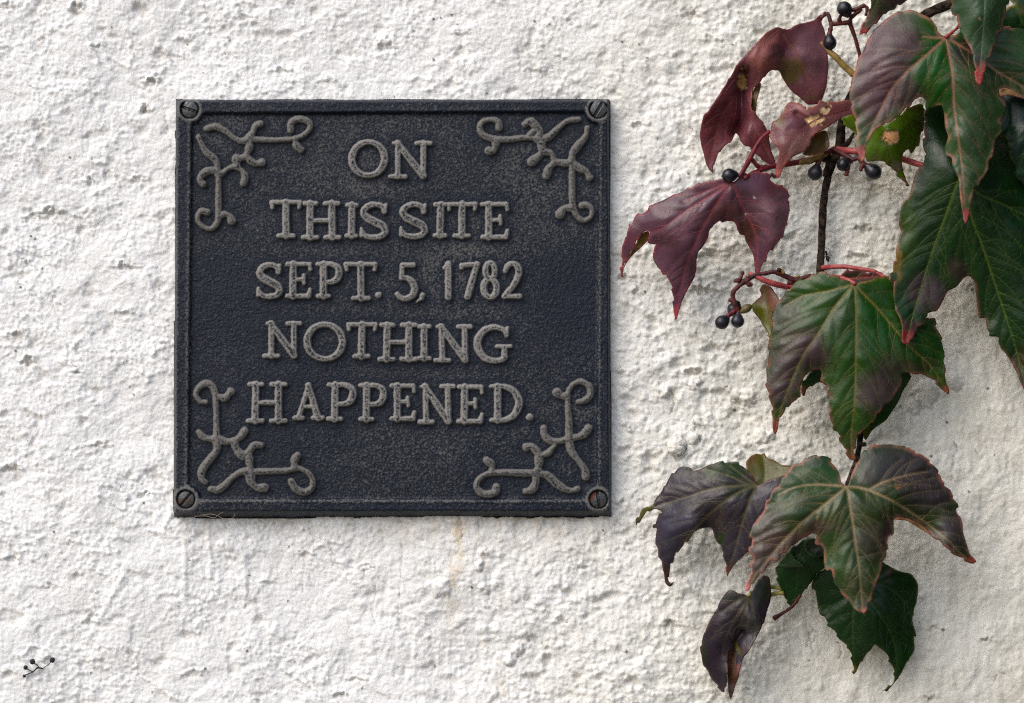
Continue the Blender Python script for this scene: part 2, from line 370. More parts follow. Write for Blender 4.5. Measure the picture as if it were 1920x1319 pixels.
M_RIM = plaque_mat('cast_iron_border', 0.0, 0.8, (0.11, 0.11, 0.11), (0.16, 0.156, 0.15), 0.9)
M_LET = plaque_mat('cast_iron_relief', 0.0, 0.75, (0.200, 0.193, 0.182), (0.268, 0.257, 0.239), 0.6)
M_SCROLL = plaque_mat('cast_iron_scroll', 0.02, 0.75, (0.135, 0.129, 0.119), (0.180, 0.171, 0.156), 0.6)

plaque = empty('plaque', at(736, 970, 0).tolist())
tag(plaque, 'square dark cast plaque with raised lettering screwed to the white wall', 'plaque')

RELIEFS = []
def arc(cx, cy, rx, ry, a0, a1, n=22):
    a = np.radians(np.linspace(a0, a1, n)); return list(zip(cx + rx * np.cos(a), cy + ry * np.sin(a)))
TK, TN, SF = 6.8, 5.4, 4.3       # thick stroke, thin stroke, serif half widths
def foot(x, y, w, up):            # a bracketed serif
    return [([(x - w, y), (x + w, y)], SF, SF), ([(x - w * .45, y), (x, y - up)], 3.2, 4.5), ([(x + w * .45, y), (x, y - up)], 3.2, 4.5)]
G = {}
G['I'] = [([(.5, 0), (.5, 1)], TK, TK)] + foot(.5, 1, .5, .12) + foot(.5, 0, .5, -.1)
G['T'] = [([(0, 0), (1, 0)], 4.3, 4.3), ([(.5, 0), (.5, 1)], TK, TK), ([(0, 0), (.02, .16)], 4.0, 3.6), ([(1, 0), (.97, .16)], 4.0, 3.6)] + foot(.5, 1, .26, .12)
G['H'] = [([(.2, 0), (.18, 1)], TK, TK), ([(.82, 0), (.82, 1)], TK, TK), ([(.2, .5), (.82, .5)], 4.4, 4.4)] + foot(.18, 1, .2, .12) + foot(.82, 1, .2, .12) + foot(.2, 0, .17, -.08) + foot(.82, 0, .19, -.08)
G['S'] = [('s', [(.90, .24), (.84, .08), (.56, 0), (.24, .07), (.10, .25), (.26, .42), (.56, .54), (.84, .66), (.94, .82), (.78, .96), (.48, 1), (.18, .96), (.05, .82)], [4, 4.6, 5, 5.6, 6.5, 7.4, 7.6, 7.0, 6.2, 5.4, 5, 4.6, 4]), ([(.95, .03), (.93, .24)], 3.8, 3.6), ([(.03, .74), (.02, .95)], 3.2, 3.8)]
G['E'] = [([(.24, 0), (.24, 1)], TK, TK), ([(0, 0), (.9, 0)], SF, 4.2), ([(.93, 0), (.96, .17)], 4.2, 3.6), ([(.24, .48), (.62, .48)], 4.2, 4.2), ([(.68, .36), (.70, .60)], 3.8, 3.8), ([(0, 1), (.88, 1)], SF, 4.8), ([(.96, .80), (.90, 1)], 3.6, 5.0), ([(.08, 1), (.24, .88)], 3.2, 4.5)]
G['P'] = [([(.25, 0), (.25, 1)], TK, TK), ([(0, 0), (.25, .02)], SF, 4.2), ('s', [(.25, .01), (.6, .0), (.92, .12), (.95, .32), (.82, .50), (.56, .56), (.27, .55)], [4.4, 4.6, 6, 6.8, 6, 4.6, 4.2])] + foot(.25, 1, .25, .12)
G['N'] = [([(.17, 0), (.17, 1)], TN, TN), ([(.15, .0), (.84, .98)], 6.2, 6.8), ([(.84, 0), (.84, 1)], TN, TN), ([(.05, 0), (.2, .0)], 3.2, 4.4)] + foot(.17, 1, .2, .10) + foot(.84, 0, .18, -.08)
G['O'] = [('r', .5, .5, .5, .5, 6.8, 4.8)]
G['G'] = [('s', [(.88, .22), (.78, .07), (.52, 0), (.24, .08), (.04, .36), (.06, .66), (.26, .92), (.54, 1), (.78, .95), (.84, .88)], [4.2, 4.6, 5, 6, 7, 7, 6.2, 5, 5.2, 5.2]), ([(.90, .02), (.89, .25)], 3.4, 3.6), ([(.82, .60), (.82, .90)], 5.6, 5.6), ([(.60, .57), (1.0, .57)], 3.7, 3.7)]
G['A'] = [([(.52, .02), (.14, 1)], 4.6, 4.8), ([(.50, .02), (.84, 1)], 6.0, 6.8), ([(.27, .66), (.72, .66)], 4.0, 4.0), ([(0, 1), (.28, 1)], SF, SF), ([(.66, 1), (1, 1)], SF, SF)]
G['D'] = [([(.22, 0), (.22, 1)], TK, TK), ('s', [(.0, .0), (.42, .0), (.74, .12), (.95, .45), (.80, .82), (.50, .98), (.0, 1.0)], [3.8, 4.6, 6, 7.2, 6.4, 5, 3.8])]
G['5'] = [([(.28, .0), (.86, .0)], 4.6, 4.8), ([(.27, .0), (.24, .38)], 4.6, 4.8), ('s', [(.24, .38), (.5, .38), (.80, .50), (.95, .70), (.82, .90), (.5, 1), (.2, .97), (.02, .86)], [4.6, 5, 6.2, 6.6, 6, 5, 4.6, 4.2])]
G['1'] = [([(.55, .0), (.60, 1)], 6.2, 6.4), ([(.05, .1), (.55, .0)], 4, 5)]
G['7'] = [([(0, .04), (.98, 0)], 4.4, 4.6), ([(.93, .0), (.36, 1)], 5.4, 6.6), ([(0, .04), (.0, .12)], 3.8, 3.4)]
G['8'] = [('r', .52, .23, .36, .23, 5.6, 4.8), ('r', .5, .74, .48, .27, 6.2, 5)]
G['2'] = [('s', [(.10, .22), (.28, .04), (.6, 0), (.88, .14), (.88, .36), (.60, .66), (.06, 1)], [4.4, 4.8, 5.2, 6.2, 6.4, 5.6, 5.2]), ([(.04, 1), (1, 1)], 4.6, 4.6)]
LET = [('O',654,727.6,262.6,334),('N',730,810,265,336),
 ('T',506,567,375.6,447),('H',565,639,378,450),('I',647,672.6,381,447),('S',672.6,730,379.5,450),('S',746.6,804,379.5,448.5),('I',812,840,380,446.5),('T',837,896,379.5,447),('E',900.7,958,379.5,449.5),
 ('S',479,531,493,561),('E',535,588,491.7,560),('P',592,642,491.7,560),('T',645,709,492,564),('5',740.6,784.4,493.5,565),('1',829,851,492,562),('7',861.5,901,491.5,561),('8',900,938,489.6,561.5),('2',940,980,491,560.6),
 ('N',494,566,603,672.5),('O',570,648.5,604.5,678),('T',649,708,605,673),('H',709,783,606,678.5),('I',781,810,609,677),('N',814,886.5,609,680.5),('G',889.5,962,610,681.5),
 ('H',462,539,717,794),('A',548,609,718,788.5),('P',612,668,718,790.5),('P',672,725.5,719,791),('E',730.6,783,720,790),('N',784,854.5,721,796),('E',856,910,722,795),('D',917,981,721,793)]
for i, (ch, xa, xb, ya, yb) in enumerate(LET):
    ins_ = 4.3; sk = ((i * 37) % 7 - 3) * 0.006
    def mp(p): return (xa + ins_ + (xb - xa - 2 * ins_) * p[0] + sk * (p[1] - .5) * 70, ya + ins_ + (yb - ya - 2 * ins_) * p[1])
    st = []
    for s in G[ch]:
        if s[0] == 's':
            pts = catmull(np.array([mp(p) + (r,) for p, r in zip(s[1], s[2])]), 4); st.append((pts[:, :2], pts[:, 2] + .4))
        elif s[0] == 'r':
            _, cx, cy, rx, ry, ra, rb = s; n = 40; ang = np.linspace(0, 2 * np.pi, n + 1)
            wx, wy = xb - xa - 2 * ins_, yb - ya - 2 * ins_
            rr = ra * np.abs(np.cos(ang)) ** 1.5 + rb * (1 - np.abs(np.cos(ang)) ** 1.5) + .4
            st.append((np.array([mp((cx + (rx - 1.8 / wx) * np.cos(a), cy + ry * np.sin(a))) for a in ang]), rr))
        else: st.append((np.array([mp(p) for p in s[0]]), [s[1] + .2, s[2] + .2]))
    RELIEFS.append(('letter', st, 9.5, 200 + i))
for (x, y, rr) in [(709.8, 554, 6.2), (993.5, 782.7, 6.6)]:
    RELIEFS.append(('full_stop', [(np.array([(x - .6, y), (x + .6, y)]), [rr, rr])], 8, 300 + int(x)))
RELIEFS.append(('comma', [(np.array([(792, 555), (791, 560), (781, 567)]), [6, 4.6, 1.6])], 7.5, 340))

ORN = {  # corner scrolls, traced (origin x, y) then strokes: points, half widths
 (310, 170): [([(340,315),(420,300),(500,340),(570,395),(630,420),(690,400)],24,24),([(690,400),(720,350),(745,290),(785,275)],30,20),
  ([(690,400),(760,405),(900,410),(1050,400),(1130,375),(1190,320),(1190,270),(1140,240),(1080,240),(1035,275),(1035,330)],25,28),([(1070,400),(1080,450),(1120,490)],27,27),
  ([(700,410),(690,480),(660,550)],30,24),([(675,540),(700,580),(750,605),(795,595)],26,26),([(660,550),(620,560),(590,575)],22,28),([(590,560),(590,625)],30,24),
  ([(585,625),(530,640),(470,680),(430,690)],20,24),([(585,630),(640,670),(660,720),(645,765)],22,28),([(275,385),(300,440),(340,510),(400,560),(430,610),(430,670)],24,26),
  ([(430,670),(370,660),(310,690),(285,740),(310,770)],30,24),([(440,680),(440,780),(440,900),(440,1000),(430,1090),(380,1140),(320,1130),(272,1080),(270,1030),(300,995),(345,1005)],26,24),([(440,1040),(490,1020),(530,1040),(550,1075)],24,26)],
 (740, 170): [([(1515,240),(1430,250),(1340,320),(1280,380),(1200,410)],22,26),([(1180,400),(1200,340),(1160,290),(1120,255),(1075,280)],36,26),([(1150,330),(1110,370)],24,22),
  ([(1190,400),(1080,390),(950,405),(840,405),(770,390),(715,350),(705,290),(740,250),(800,240),(855,260),(862,305)],26,28),([(830,410),(835,450),(815,500),(780,500)],28,26),
  ([(1205,400),(1215,500),(1190,540),(1130,590)],32,28),([(1225,505),(1290,520),(1325,580),(1390,600),(1450,600)],26,24),([(1325,590),(1270,650),(1250,710)],28,28),
  ([(1590,310),(1575,380),(1520,450),(1470,520),(1460,600)],24,32),([(1465,590),(1520,640),(1580,670),(1610,720)],30,24),
  ([(1460,600),(1465,700),(1465,850),(1470,950),(1500,1030),(1560,1075),(1620,1040),(1625,980),(1585,945),(1545,950)],28,24),([(1470,970),(1400,975),(1365,1020)],26,30)],
 (310, 690): [([(335,285),(290,280),(252,220),(280,160),(340,130),(390,155),(415,220),(418,300),(422,420),(425,570)],26,30),([(430,235),(490,250),(520,220),(540,200)],26,27),([(275,530),(320,575),(380,590),(420,580)],22,28),
  ([(430,580),(500,610),(570,600),(620,570),(655,520)],28,24),([(570,610),(590,670),(650,710),(690,690),(735,640),(790,640)],30,22),([(420,590),(430,660),(400,720),(340,790),(300,860),(300,910),(330,945)],36,22),
  ([(600,700),(640,740)],30,24),([(690,710),(695,780),(705,850)],30,28),([(375,1000),(430,1010),(490,970),(560,900),(630,860),(700,860)],26,28),([(700,870),(710,940),(760,990),(820,990)],36,26),
  ([(710,860),(850,855),(1000,850),(1090,830),(1170,860),(1215,920),(1210,990),(1150,1028),(1080,1000),(1040,940)],26,28),([(1070,820),(1065,770),(1090,725)],28,28)],
 (740, 690): [([(1520,280),(1560,275),(1612,230),(1610,160),(1540,115),(1470,140),(1430,210),(1430,330),(1440,450),(1440,560)],27,28),([(1420,230),(1375,235),(1340,205)],27,28),([(1440,580),(1500,575),(1560,550),(1600,500)],30,28),
  ([(1430,590),(1370,605),(1290,605),(1240,560),(1230,500)],28,26),([(1320,640),(1270,700),(1215,725)],22,26),([(1205,740),(1180,700),(1130,650),(1090,655)],28,28),([(1190,720),(1190,800),(1180,860)],32,30),
  ([(1440,610),(1460,690),(1520,770),(1570,840),(1580,900)],30,24),([(1180,870),(1050,870),(900,865),(770,875),(700,915),(675,970),(710,1030),(780,1045),(835,1020),(840,985)],30,30),([(805,860),(800,800),(760,765)],27,29),
  ([(1170,880),(1160,960),(1130,1010),(1080,1020)],36,24),([(1190,870),(1260,890),(1330,950),(1400,1000),(1460,1015),(1510,1000)],34,22)]}
for j, ((ox, oy), ss) in enumerate(ORN.items()):
    st = []
    for pts, ra, rb in ss:
        q = catmull(np.array(pts, float), 5) / 4.398 + np.array([ox, oy]); n = len(q); tt = np.linspace(0, 1, n)
        st.append((q, (ra + (rb - ra) * tt) / 4.398 * (1.10 + 0.17 * np.sin(tt * 8 + j * 2 + len(st))) * (1 + .18 * tt ** 6) * (.86 if n > 40 else 1.0)))
    RELIEFS.append(('scroll_ornament', st, 8.0, 400 + j * 7))

PAN_IN = np.array([[359, 213], [1124, 210], [1120, 937], [352, 937]], float)
SCREWS = [(355.5, 205.7, 19), (1122, 205.4, -58), (348.6, 936.6, -49), (1122, 937, 82)]
PANEL_D, RIM_D = 25.0, 33.0
def quad_in(P, q):
    """distance inside a convex quad given TL, TR, BR, BL; also distance from each side (top, right, bottom, left)"""
    ds = []
    for i in range(4):
        a, b = q[i], q[(i + 1) % 4]; e = b - a; n = np.array([-e[1], e[0]]) / np.hypot(*e)
        ds.append((P - a) @ n)
    return ds
step = 1.9
gx, gy = np.meshgrid(np.arange(322, 1150 + step, step), np.arange(184, 975 + step, step))
P = np.stack([gx, gy], -1)
t, r_, b_, l_ = quad_in(P, PAN)
def rnd(ds, rad):
    m = np.minimum.reduce(ds)
    return m
wob = 0.5 * noise(gx / 25, gy / 25, 5)
edge = np.minimum.reduce([t / 4.5, l_ / 4.0, r_ / 5.5, b_ / 14.0]) + 0.10 * wob          # chamfer widths differ side by side
corner = np.minimum.reduce([np.hypot(gx - x, gy - y) for x, y in ((337, 194), (1136, 194), (1138, 961), (333, 962))])
h_out = RIM_D * np.clip(sstep(-0.05, 1.0, edge) ** 0.8, 0, 1)
ti, ri, bi, li = quad_in(P, PAN_IN)
ins = np.minimum.reduce([ti, ri, bi, li])
ins = np.where((ins < 0), ins, ins)
bd = np.minimum.reduce([np.hypot(gx - x, gy - y) for x, y, _ in SCREWS])
stepdown = sstep(-3.0, 5.0, ins + wob)                       # 1 on the panel
stepdown = stepdown * sstep(23, 31, bd + wob)                # bosses stay up round the screws
lip = 0.7 * np.exp(-((ins + 4) / 3.0) ** 2) * sstep(24, 30, bd)
Hp = h_out - (RIM_D - PANEL_D) * stepdown + lip * (h_out > RIM_D * 0.8)
Hp += 1.6 * np.exp(-((bd - 20.5) / 3.0) ** 2) * (h_out > 20)    # raised ring
Hp -= 12 * sstep(18.3, 16.8, bd)                                # screw well
Hp += 0.55 * fbm(gx / 7, gy / 7, 77, 2) + 0.8 * fbm(gx / 60, gy / 60, 78, 2)
wear_glint = (0.38 * (li < 8) + 0.38 * (bi < 8) + .22 * (ri < 8)) * np.exp(-((ins + 2.5) / 4.2) ** 2) * (h_out > RIM_D * 0.7) + 0.7 * np.exp(-((bd - 21) / 3.5) ** 2)  # wear, plus highlights painted on inner edges by side; top stays dark
wear_glint += 0.12 * (b_ < 12) + 0.25 * (l_ < 6) 
patches = [(1060, 395, 75, .18), (600, 470, 120, .08), (650, 255, 120, .10), (400, 250, 60, .25), (990, 300, 60, .2), (700, 850, 150, .08), (1080, 760, 45, .3), (870, 480, 90, .2), (690, 330, 50, .25), (800, 600, 300, .05), (1085, 560, 90, -.35), (420, 560, 110, -.15), (560, 780, 160, -.12)]
for x, y, rr, a in patches: wear_glint = wear_glint + a * np.exp(-((gx - x) ** 2 + (gy - y) ** 2) / (rr * rr)) * (ins > 4)
for nm_, st, hm, sd_ in RELIEFS:                        # bare paint hugs the raised shapes, dust keeps off there
    ap = np.concatenate([s[0] for s in st]); lo = ap.min(0) - 26; hi = ap.max(0) + 26
    w = (slice(int(max((lo[1] - 184) / step, 0)), int((hi[1] - 184) / step)), slice(int(max((lo[0] - 322) / step, 0)), int((hi[0] - 322) / step)))
    d = np.minimum.reduce([poly_dist(P[w], a, b) for a, b in st]); wear_glint[w] -= 0.34 * np.exp(-(np.maximum(d, 0) / 9) ** 2)
vert = at(gx, gy, Hp).reshape(-1, 3); faces = grid_faces(*gx.shape)
keep = (edge.reshape(-1)[faces] > -0.02).any(1)
ispan = (stepdown.reshape(-1)[faces] > 0.5).all(1)
for nm, msk, mt in (('panel', keep & ispan, M_PANEL), ('border', keep & ~ispan, M_RIM)):
    V2, F2, w2 = compact(vert, faces[msk], wear_glint.ravel())
    me = mesh_np(nm, V2, F2); fattr(me, 'wear', w2); link(nm, me, mt, plaque)
# back and side skirt of the casting
q0 = at(PAN[:, 0], PAN[:, 1], 3); q1 = q0.copy(); q1[:, 1] = 0.004
me = mesh_np('backing', np.concatenate([q0, q1]), np.array([[0,1,5,4],[1,2,6,5],[2,3,7,6],[3,0,4,7],[7,6,5,4]]), False)
fattr(me, 'wear', np.zeros(8)); link('backing', me, M_RIM, plaque)

def relief(name, strokes, hmax, parent, seed, label=None):
    """raised casting: strokes are (points, radii) in photograph pixels"""
    allp = np.concatenate([s[0] for s in strokes]); pad = 14
    x0, y0 = allp.min(0) - pad; x1, y1 = allp.max(0) + pad; st = 1.35
    gx, gy = np.meshgrid(np.arange(x0, x1 + st, st), np.arange(y0, y1 + st, st)); P = np.stack([gx, gy], -1)
    P = P + np.stack([0.6 * noise(gx / 9, gy / 9, seed), 0.6 * noise(gx / 9, gy / 9, seed + 50)], -1)
    d = np.full(gx.shape, 50.0); k = 1.3
    for pts, rad in strokes:
        e = poly_dist(P, pts, rad); m = np.clip(0.5 + 0.5 * (d - e) / k, 0, 1); d = d * (1 - m) + e * m - k * m * (1 - m)
    h = hmax * sstep(1.5, -2.0, d) + (0.12 if name == 'letter' else .5) * np.clip(-d - 2, 0, 5) - 1.6
    h += 0.45 * fbm(gx / 5, gy / 5, seed + 9, 2)
    wear = (1.0 if name == 'letter' else .8) * np.exp(-((d + 1.3) / 1.7) ** 2) + (0.30 if name == 'letter' else 0.34) * sstep(-1, -4, d)
    V = at(gx, gy, PANEL_D + h).reshape(-1, 3); F = grid_faces(*gx.shape)
    F = F[(d.reshape(-1)[F] < 2.9).any(1)]
    V, F, wv = compact(V, F, wear.ravel()); me = mesh_np(name, V, F); fattr(me, 'wear', wv)
    o = link(name, me, M_SCROLL if name == 'scroll_ornament' else M_LET, parent)
    if label: o['label'] = label
    return o

for nm_, st, hm, sd_ in RELIEFS: relief(nm_, st, hm, plaque, sd_)
# small ring-shaped casting flaw left of the second line
ring = np.array(arc(483, 428.5, 7, 6.5, 0, 360, 18)); relief('casting_mark', [(ring, np.full(18, 0.9)), (np.array([(480, 429), (487, 432)]), [.9, .9])], 2.2, plaque, 470)

def screw_mat(name, lo):
    sm = Mat(name)
    rust = sm.ramp(sm.noise(170, 4), lo, lo + .15)
    sm.set(Base_Color=sm.mix(rust, (0.085, 0.088, 0.092), (0.11, 0.034, 0.016)), Metallic=sm.ramp(rust, 0, 1, 0.75, 0.1), Roughness=sm.ramp(rust, 0, 1, 0.42, 0.8), Normal=sm.bump(sm.noise(900, 3), 0.0002, 0.6))
    return sm.m
M_SCREW, M_SCREW_R = screw_mat('weathered_screw', .66), screw_mat('rusty_screw', .50)
for (x, y, ang) in SCREWS:
    V, F = [], []
    rings = [(0.0, 0), (4, 0.0), (8, -.3), (12, -.9), (14.5, -1.7), (16.2, -3.2), (16.6, -7), (16.6, -14)]
    n = 40; st = 0.9; gx, gy = np.meshgrid(np.arange(-18, 18.1, st), np.arange(-18, 18.1, st))
    rr = np.hypot(gx, gy); ca, sa = math.cos(R(ang)), math.sin(R(ang))
    across = -gx * sa + gy * ca
    h = RIM_D - 1.5 - 0.010 * rr * rr - 10 * sstep(15.6, 17.0, rr) - 5.5 * sstep(2.6, 1.6, np.abs(across + 0.5 * noise(gx / 5, gy / 5, int(x)))) + 0.35 * fbm(gx / 5, gy / 5, int(x))
    me = mesh_np('screw', at(x + gx, y + gy, h).reshape(-1, 3), grid_faces(*gx.shape)[(rr.reshape(-1)[grid_faces(*gx.shape)] < 17.6).all(1)])
    sc = link('screw', me, M_SCREW_R if y > 600 else M_SCREW, plaque)

# ------------------------------------------------------------------ the climbing vine
VIEWS = dict(A=(1300, 20, 1319/320), B=(1580, 0, 1319/340), C=(1580, 300, 1319/440), D=(1150, 300, 1489/350), E=(1390, 490, 1423/410),
             F=(1180, 820, 1407/320), G=(1380, 820, 1785/460), H=(1300, 1000, 1819/440), K=(1380, 240, 6.4), M=(1320, 430, 6.28), P=(0, 0, 1))
def vw(v, pts):
    ox, oy, s = VIEWS[v]; p = np.array(pts, float); p[..., :2] = p[..., :2] / s + np.array([ox, oy]); return p
def vs(v, r): return r / VIEWS[v][2]

GREEN=(.040,.088,.022); DGREEN=(.012,.038,.012); BGREEN=(.125,.200,.030); OLIVE=(.095,.085,.020); PURP=(.085,.026,.036); DPURP=(.034,.017,.026)
GREYP=(.085,.062,.072); GREYG=(.075,.100,.070); MAROON=(.070,.010,.016); BROWN=(.060,.028,.018); RED=(.36,.025,.035); PINK=(.50,.13,.14); TAN=(.62,.42,.22)
VY=(.26,.21,.075); VR=(.32,.10,.075); VP=(.20,.055,.060); VG=(.075,.13,.035); EDGE_P=(.34,.12,.10); EDGE_R=(.20,.030,.030); EDGE_Y=(.30,.19,.06)

def leaf_mat(name, back=False):
    m = Mat(name); col = m.attr('col').outputs['Color']
    blot = m.noise(95, 3, 0.6); fine = m.noise(900, 1, 0.6)
    net = m.voro(560, 'DISTANCE_TO_EDGE')
    c = m.mix(m.ramp(blot, 0.35, 0.68, 0.0, 0.18), col, m.mix(1.0, col, (0.55, 0.50, 0.62), 'MULTIPLY'))
    c = m.mix(m.ramp(fine, 0.3, 0.75, 0.0, 0.30), c, m.mix(1.0, c, (1.55, 1.5, 1.35), 'MULTIPLY'))
    c = m.mix(m.ramp(net, 0.0, 0.06, 0.16, 0.0), c, m.mix(1.0, c, (1.9, 1.8, 1.5), 'MULTIPLY'))
    if back: c = m.mix(0.62, c, (0.16, 0.15, 0.045))
    h = m.math('ADD', m.math('MULTIPLY', m.ramp(net, 0.0, 0.16), 0.25), m.math('MULTIPLY', fine, 0.5))
    nrm = m.bump(h, 0.00016, 0.6)
    m.set(Base_Color=c, Roughness=m.ramp(blot, 0.3, 0.7, 0.25, 0.38) if not back else 0.7, Specular_IOR_Level=0.40 if not back else 0.3, Normal=nrm)
    tr = m.n('ShaderNodeBsdfTranslucent'); m.l(m.mix(1.0, c, (1.6, 1.7, 1.0), 'MULTIPLY'), tr.inputs[0]); m.l(nrm, tr.inputs['Normal'])
    mx = m.n('ShaderNodeMixShader'); mx.inputs[0].default_value = 0.16
    m.l(m.b.outputs[0], mx.inputs[1]); m.l(tr.outputs[0], mx.inputs[2]); m.l(mx.outputs[0], m.out.inputs[0])
    return m.m
LF, LB = leaf_mat('leaf_upper_side'), leaf_mat('leaf_underside', True)

def stem_mat(name, a, b, rough, scale=300, bumpd=0.0002, spec=.35):
    m = Mat(name); k = m.ramp(m.noise(scale, 4), .35, .65)
    m.set(Base_Color=m.mix(k, a, b), Roughness=rough, Specular_IOR_Level=spec, Normal=m.bump(m.noise(scale * 2.5, 3), bumpd, 0.8)); return m.m
M_BARK = stem_mat('dark_bark', (.006, .004, .004), (.055, .036, .027), .9, 380, .0010, .12)
M_RED = stem_mat('red_stalk', (.085, .006, .012), (.17, .018, .022), .45)
M_DRED = stem_mat('dark_red_stalk', (.035, .005, .007), (.10, .018, .016), .55)
M_PINK = stem_mat('pink_petiole', (.26, .035, .042), (.36, .075, .065), .42)
M_OLIV = stem_mat('olive_petiole', (.17, .10, .022), (.25, .17, .045), .45)
M_YEL = stem_mat('yellow_green_petiole', (.16, .16, .03), (.26, .22, .05), .5)
bm_ = Mat('berry_skin'); bm_.set(Base_Color=bm_.mix(bm_.ramp(bm_.noise(160, 4), .42, .7), (.003, .0025, .007), (.016, .015, .026)), Roughness=bm_.ramp(bm_.noise(120, 3), .3, .7, .30, .5), Specular_IOR_Level=.5, Normal=bm_.bump(bm_.noise(700, 2), .00006, .5))
bg_ = Mat('unripe_berry_skin'); bg_.set(Base_Color=(.085, .065, .018), Roughness=.5)
M_BERRY, M_UNRIPE = bm_.m, bg_.m

vine = empty('climbing_vine', (0.36, -0.03, 0.0))
tag(vine, 'climbing vine with lobed purple and green autumn leaves and dark berries on the wall', 'vine')

def tube(name, pts, mat, parent, seg=10, sub=5, rough=0.05, seed=1, cap=True):
    """pts: (px, py, depth, radius) in pixels"""
    q = catmull(np.array(pts, float), sub) if len(pts) > 2 else np.array(pts, float)
    if len(pts) == 2: q = np.array([q[0] + (q[1] - q[0]) * t for t in np.linspace(0, 1, 5)])
    C = at(q[:, 0], q[:, 1], q[:, 2]); rad = q[:, 3] * PX; n = len(C)
    T = np.gradient(C, axis=0); T /= np.linalg.norm(T, axis=1)[:, None] + 1e-12
    V = []; up = np.array([0.13, -1.0, 0.21])
    for i in range(n):
        a = np.cross(T[i], up); a /= np.linalg.norm(a) + 1e-12; b = np.cross(T[i], a)
        ang = np.linspace(0, 2 * np.pi, seg, endpoint=False)
        rr = rad[i] * (1 + rough * (2 * hash01(np.arange(seg), np.full(seg, i // 2), seed) - 1) + rough * math.sin(i * 1.3 + seed))
        V.append(C[i] + np.outer(np.cos(ang) * rr, a) + np.outer(np.sin(ang) * rr, b))
    V = np.concatenate(V); i = np.arange(n * seg).reshape(n, seg); j = np.roll(i, -1, axis=1)
    F = np.stack([i[:-1], j[:-1], j[1:], i[1:]], -1).reshape(-1, 4)
    k = len(V); V = np.concatenate([V, [C[0] - T[0] * rad[0] * .5, C[-1] + T[-1] * rad[-1] * .5]])
    c0 = np.stack([np.full(seg, k), j[0], i[0], i[0]], -1); c1 = np.stack([np.full(seg, k + 1), i[-1], j[-1], j[-1]], -1)
    me = bpy.data.meshes.new(name)
    me.from_pydata(V.tolist(), [], F.tolist() + [list(x[:3]) for x in c0.tolist()] + [list(x[:3]) for x in c1.tolist()])
    me.polygons.foreach_set('use_smooth', np.ones(len(me.polygons), bool)); me.update()
    return link(name, me, mat, parent) if mat else me

def berry(px, py, dep, r, parent, mat=None, neck=None, stretch=1.0, name='berry'):
    """round fruit with a little point, and a short neck towards (px, py)"""
    nr, ns = 16, 22; th = np.linspace(0, np.pi, nr); prof = np.sin(th); z = -np.cos(th)
    axis_ = np.array([0, 0, 1.0])
    c = at(px, py, dep)
    if neck is not None:
        k = at(neck[0], neck[1], dep); axis_ = k - c; axis_ /= np.linalg.norm(axis_)
    a = np.cross(axis_, [0.2, 1, 0.1]); a /= np.linalg.norm(a); b = np.cross(axis_, a)
    V = []
    for i in range(nr):
        zz = z[i] * stretch; rr = prof[i]
        if z[i] > 0.62 and neck is not None: rr = max(rr, 0.34); zz = z[i] * stretch + (z[i] - .62) * 0.75
        if i == 0: zz -= 0.10
        ang = np.linspace(0, 2 * np.pi, ns, endpoint=False)
        rw = rr * (1 + 0.03 * np.sin(2 * ang + px) + 0.018 * np.sin(3 * ang + py + i * .4))
        V.append(c + r * PX * (np.outer(np.cos(ang) * rw, a) + np.outer(np.sin(ang) * rw, b) + zz * axis_))
    V = np.concatenate(V); i = np.arange(nr * ns).reshape(nr, ns); j = np.roll(i, -1, 1)
    F = np.stack([i[:-1], i[1:], j[1:], j[:-1]], -1).reshape(-1, 4)
    return link(name, mesh_np(name, V, F), mat or M_BERRY, parent)

NLEAF = [0]
def build_patch(poly, f_depth, f_col, spacing):
    """fill an outline (px) with a dense triangle mesh; returns verts (px) and faces"""
    x0, y0 = poly.min(0); x1, y1 = poly.max(0)
    gx, gy = np.meshgrid(np.arange(x0, x1, spacing), np.arange(y0, y1, spacing * .866))
    gx = gx + (np.arange(gx.shape[0]) % 2)[:, None] * spacing / 2
    P = np.stack([gx.ravel(), gy.ravel()], -1); P = P[inside(P, poly)]
    d = poly_dist(P, np.vstack([poly, poly[:1]])); P = P[d > spacing * 0.55]
    allv = [Vector(p) for p in poly.tolist()] + [Vector(p) for p in P.tolist()]
    r = delaunay_2d_cdt(allv, [], [list(range(len(poly)))], 1, 1e-4)
    V = np.array([tuple(p) for p in r[0]]); F = np.array([f for f in r[2] if len(f) == 3])
    # face the camera: counter-clockwise seen with y down means negative signed area
    a = V[F]; s = (a[:, 1, 0] - a[:, 0, 0]) * (a[:, 2, 1] - a[:, 0, 1]) - (a[:, 1, 1] - a[:, 0, 1]) * (a[:, 2, 0] - a[:, 0, 0])
    F[s > 0] = F[s > 0][:, ::-1]
    return V, F

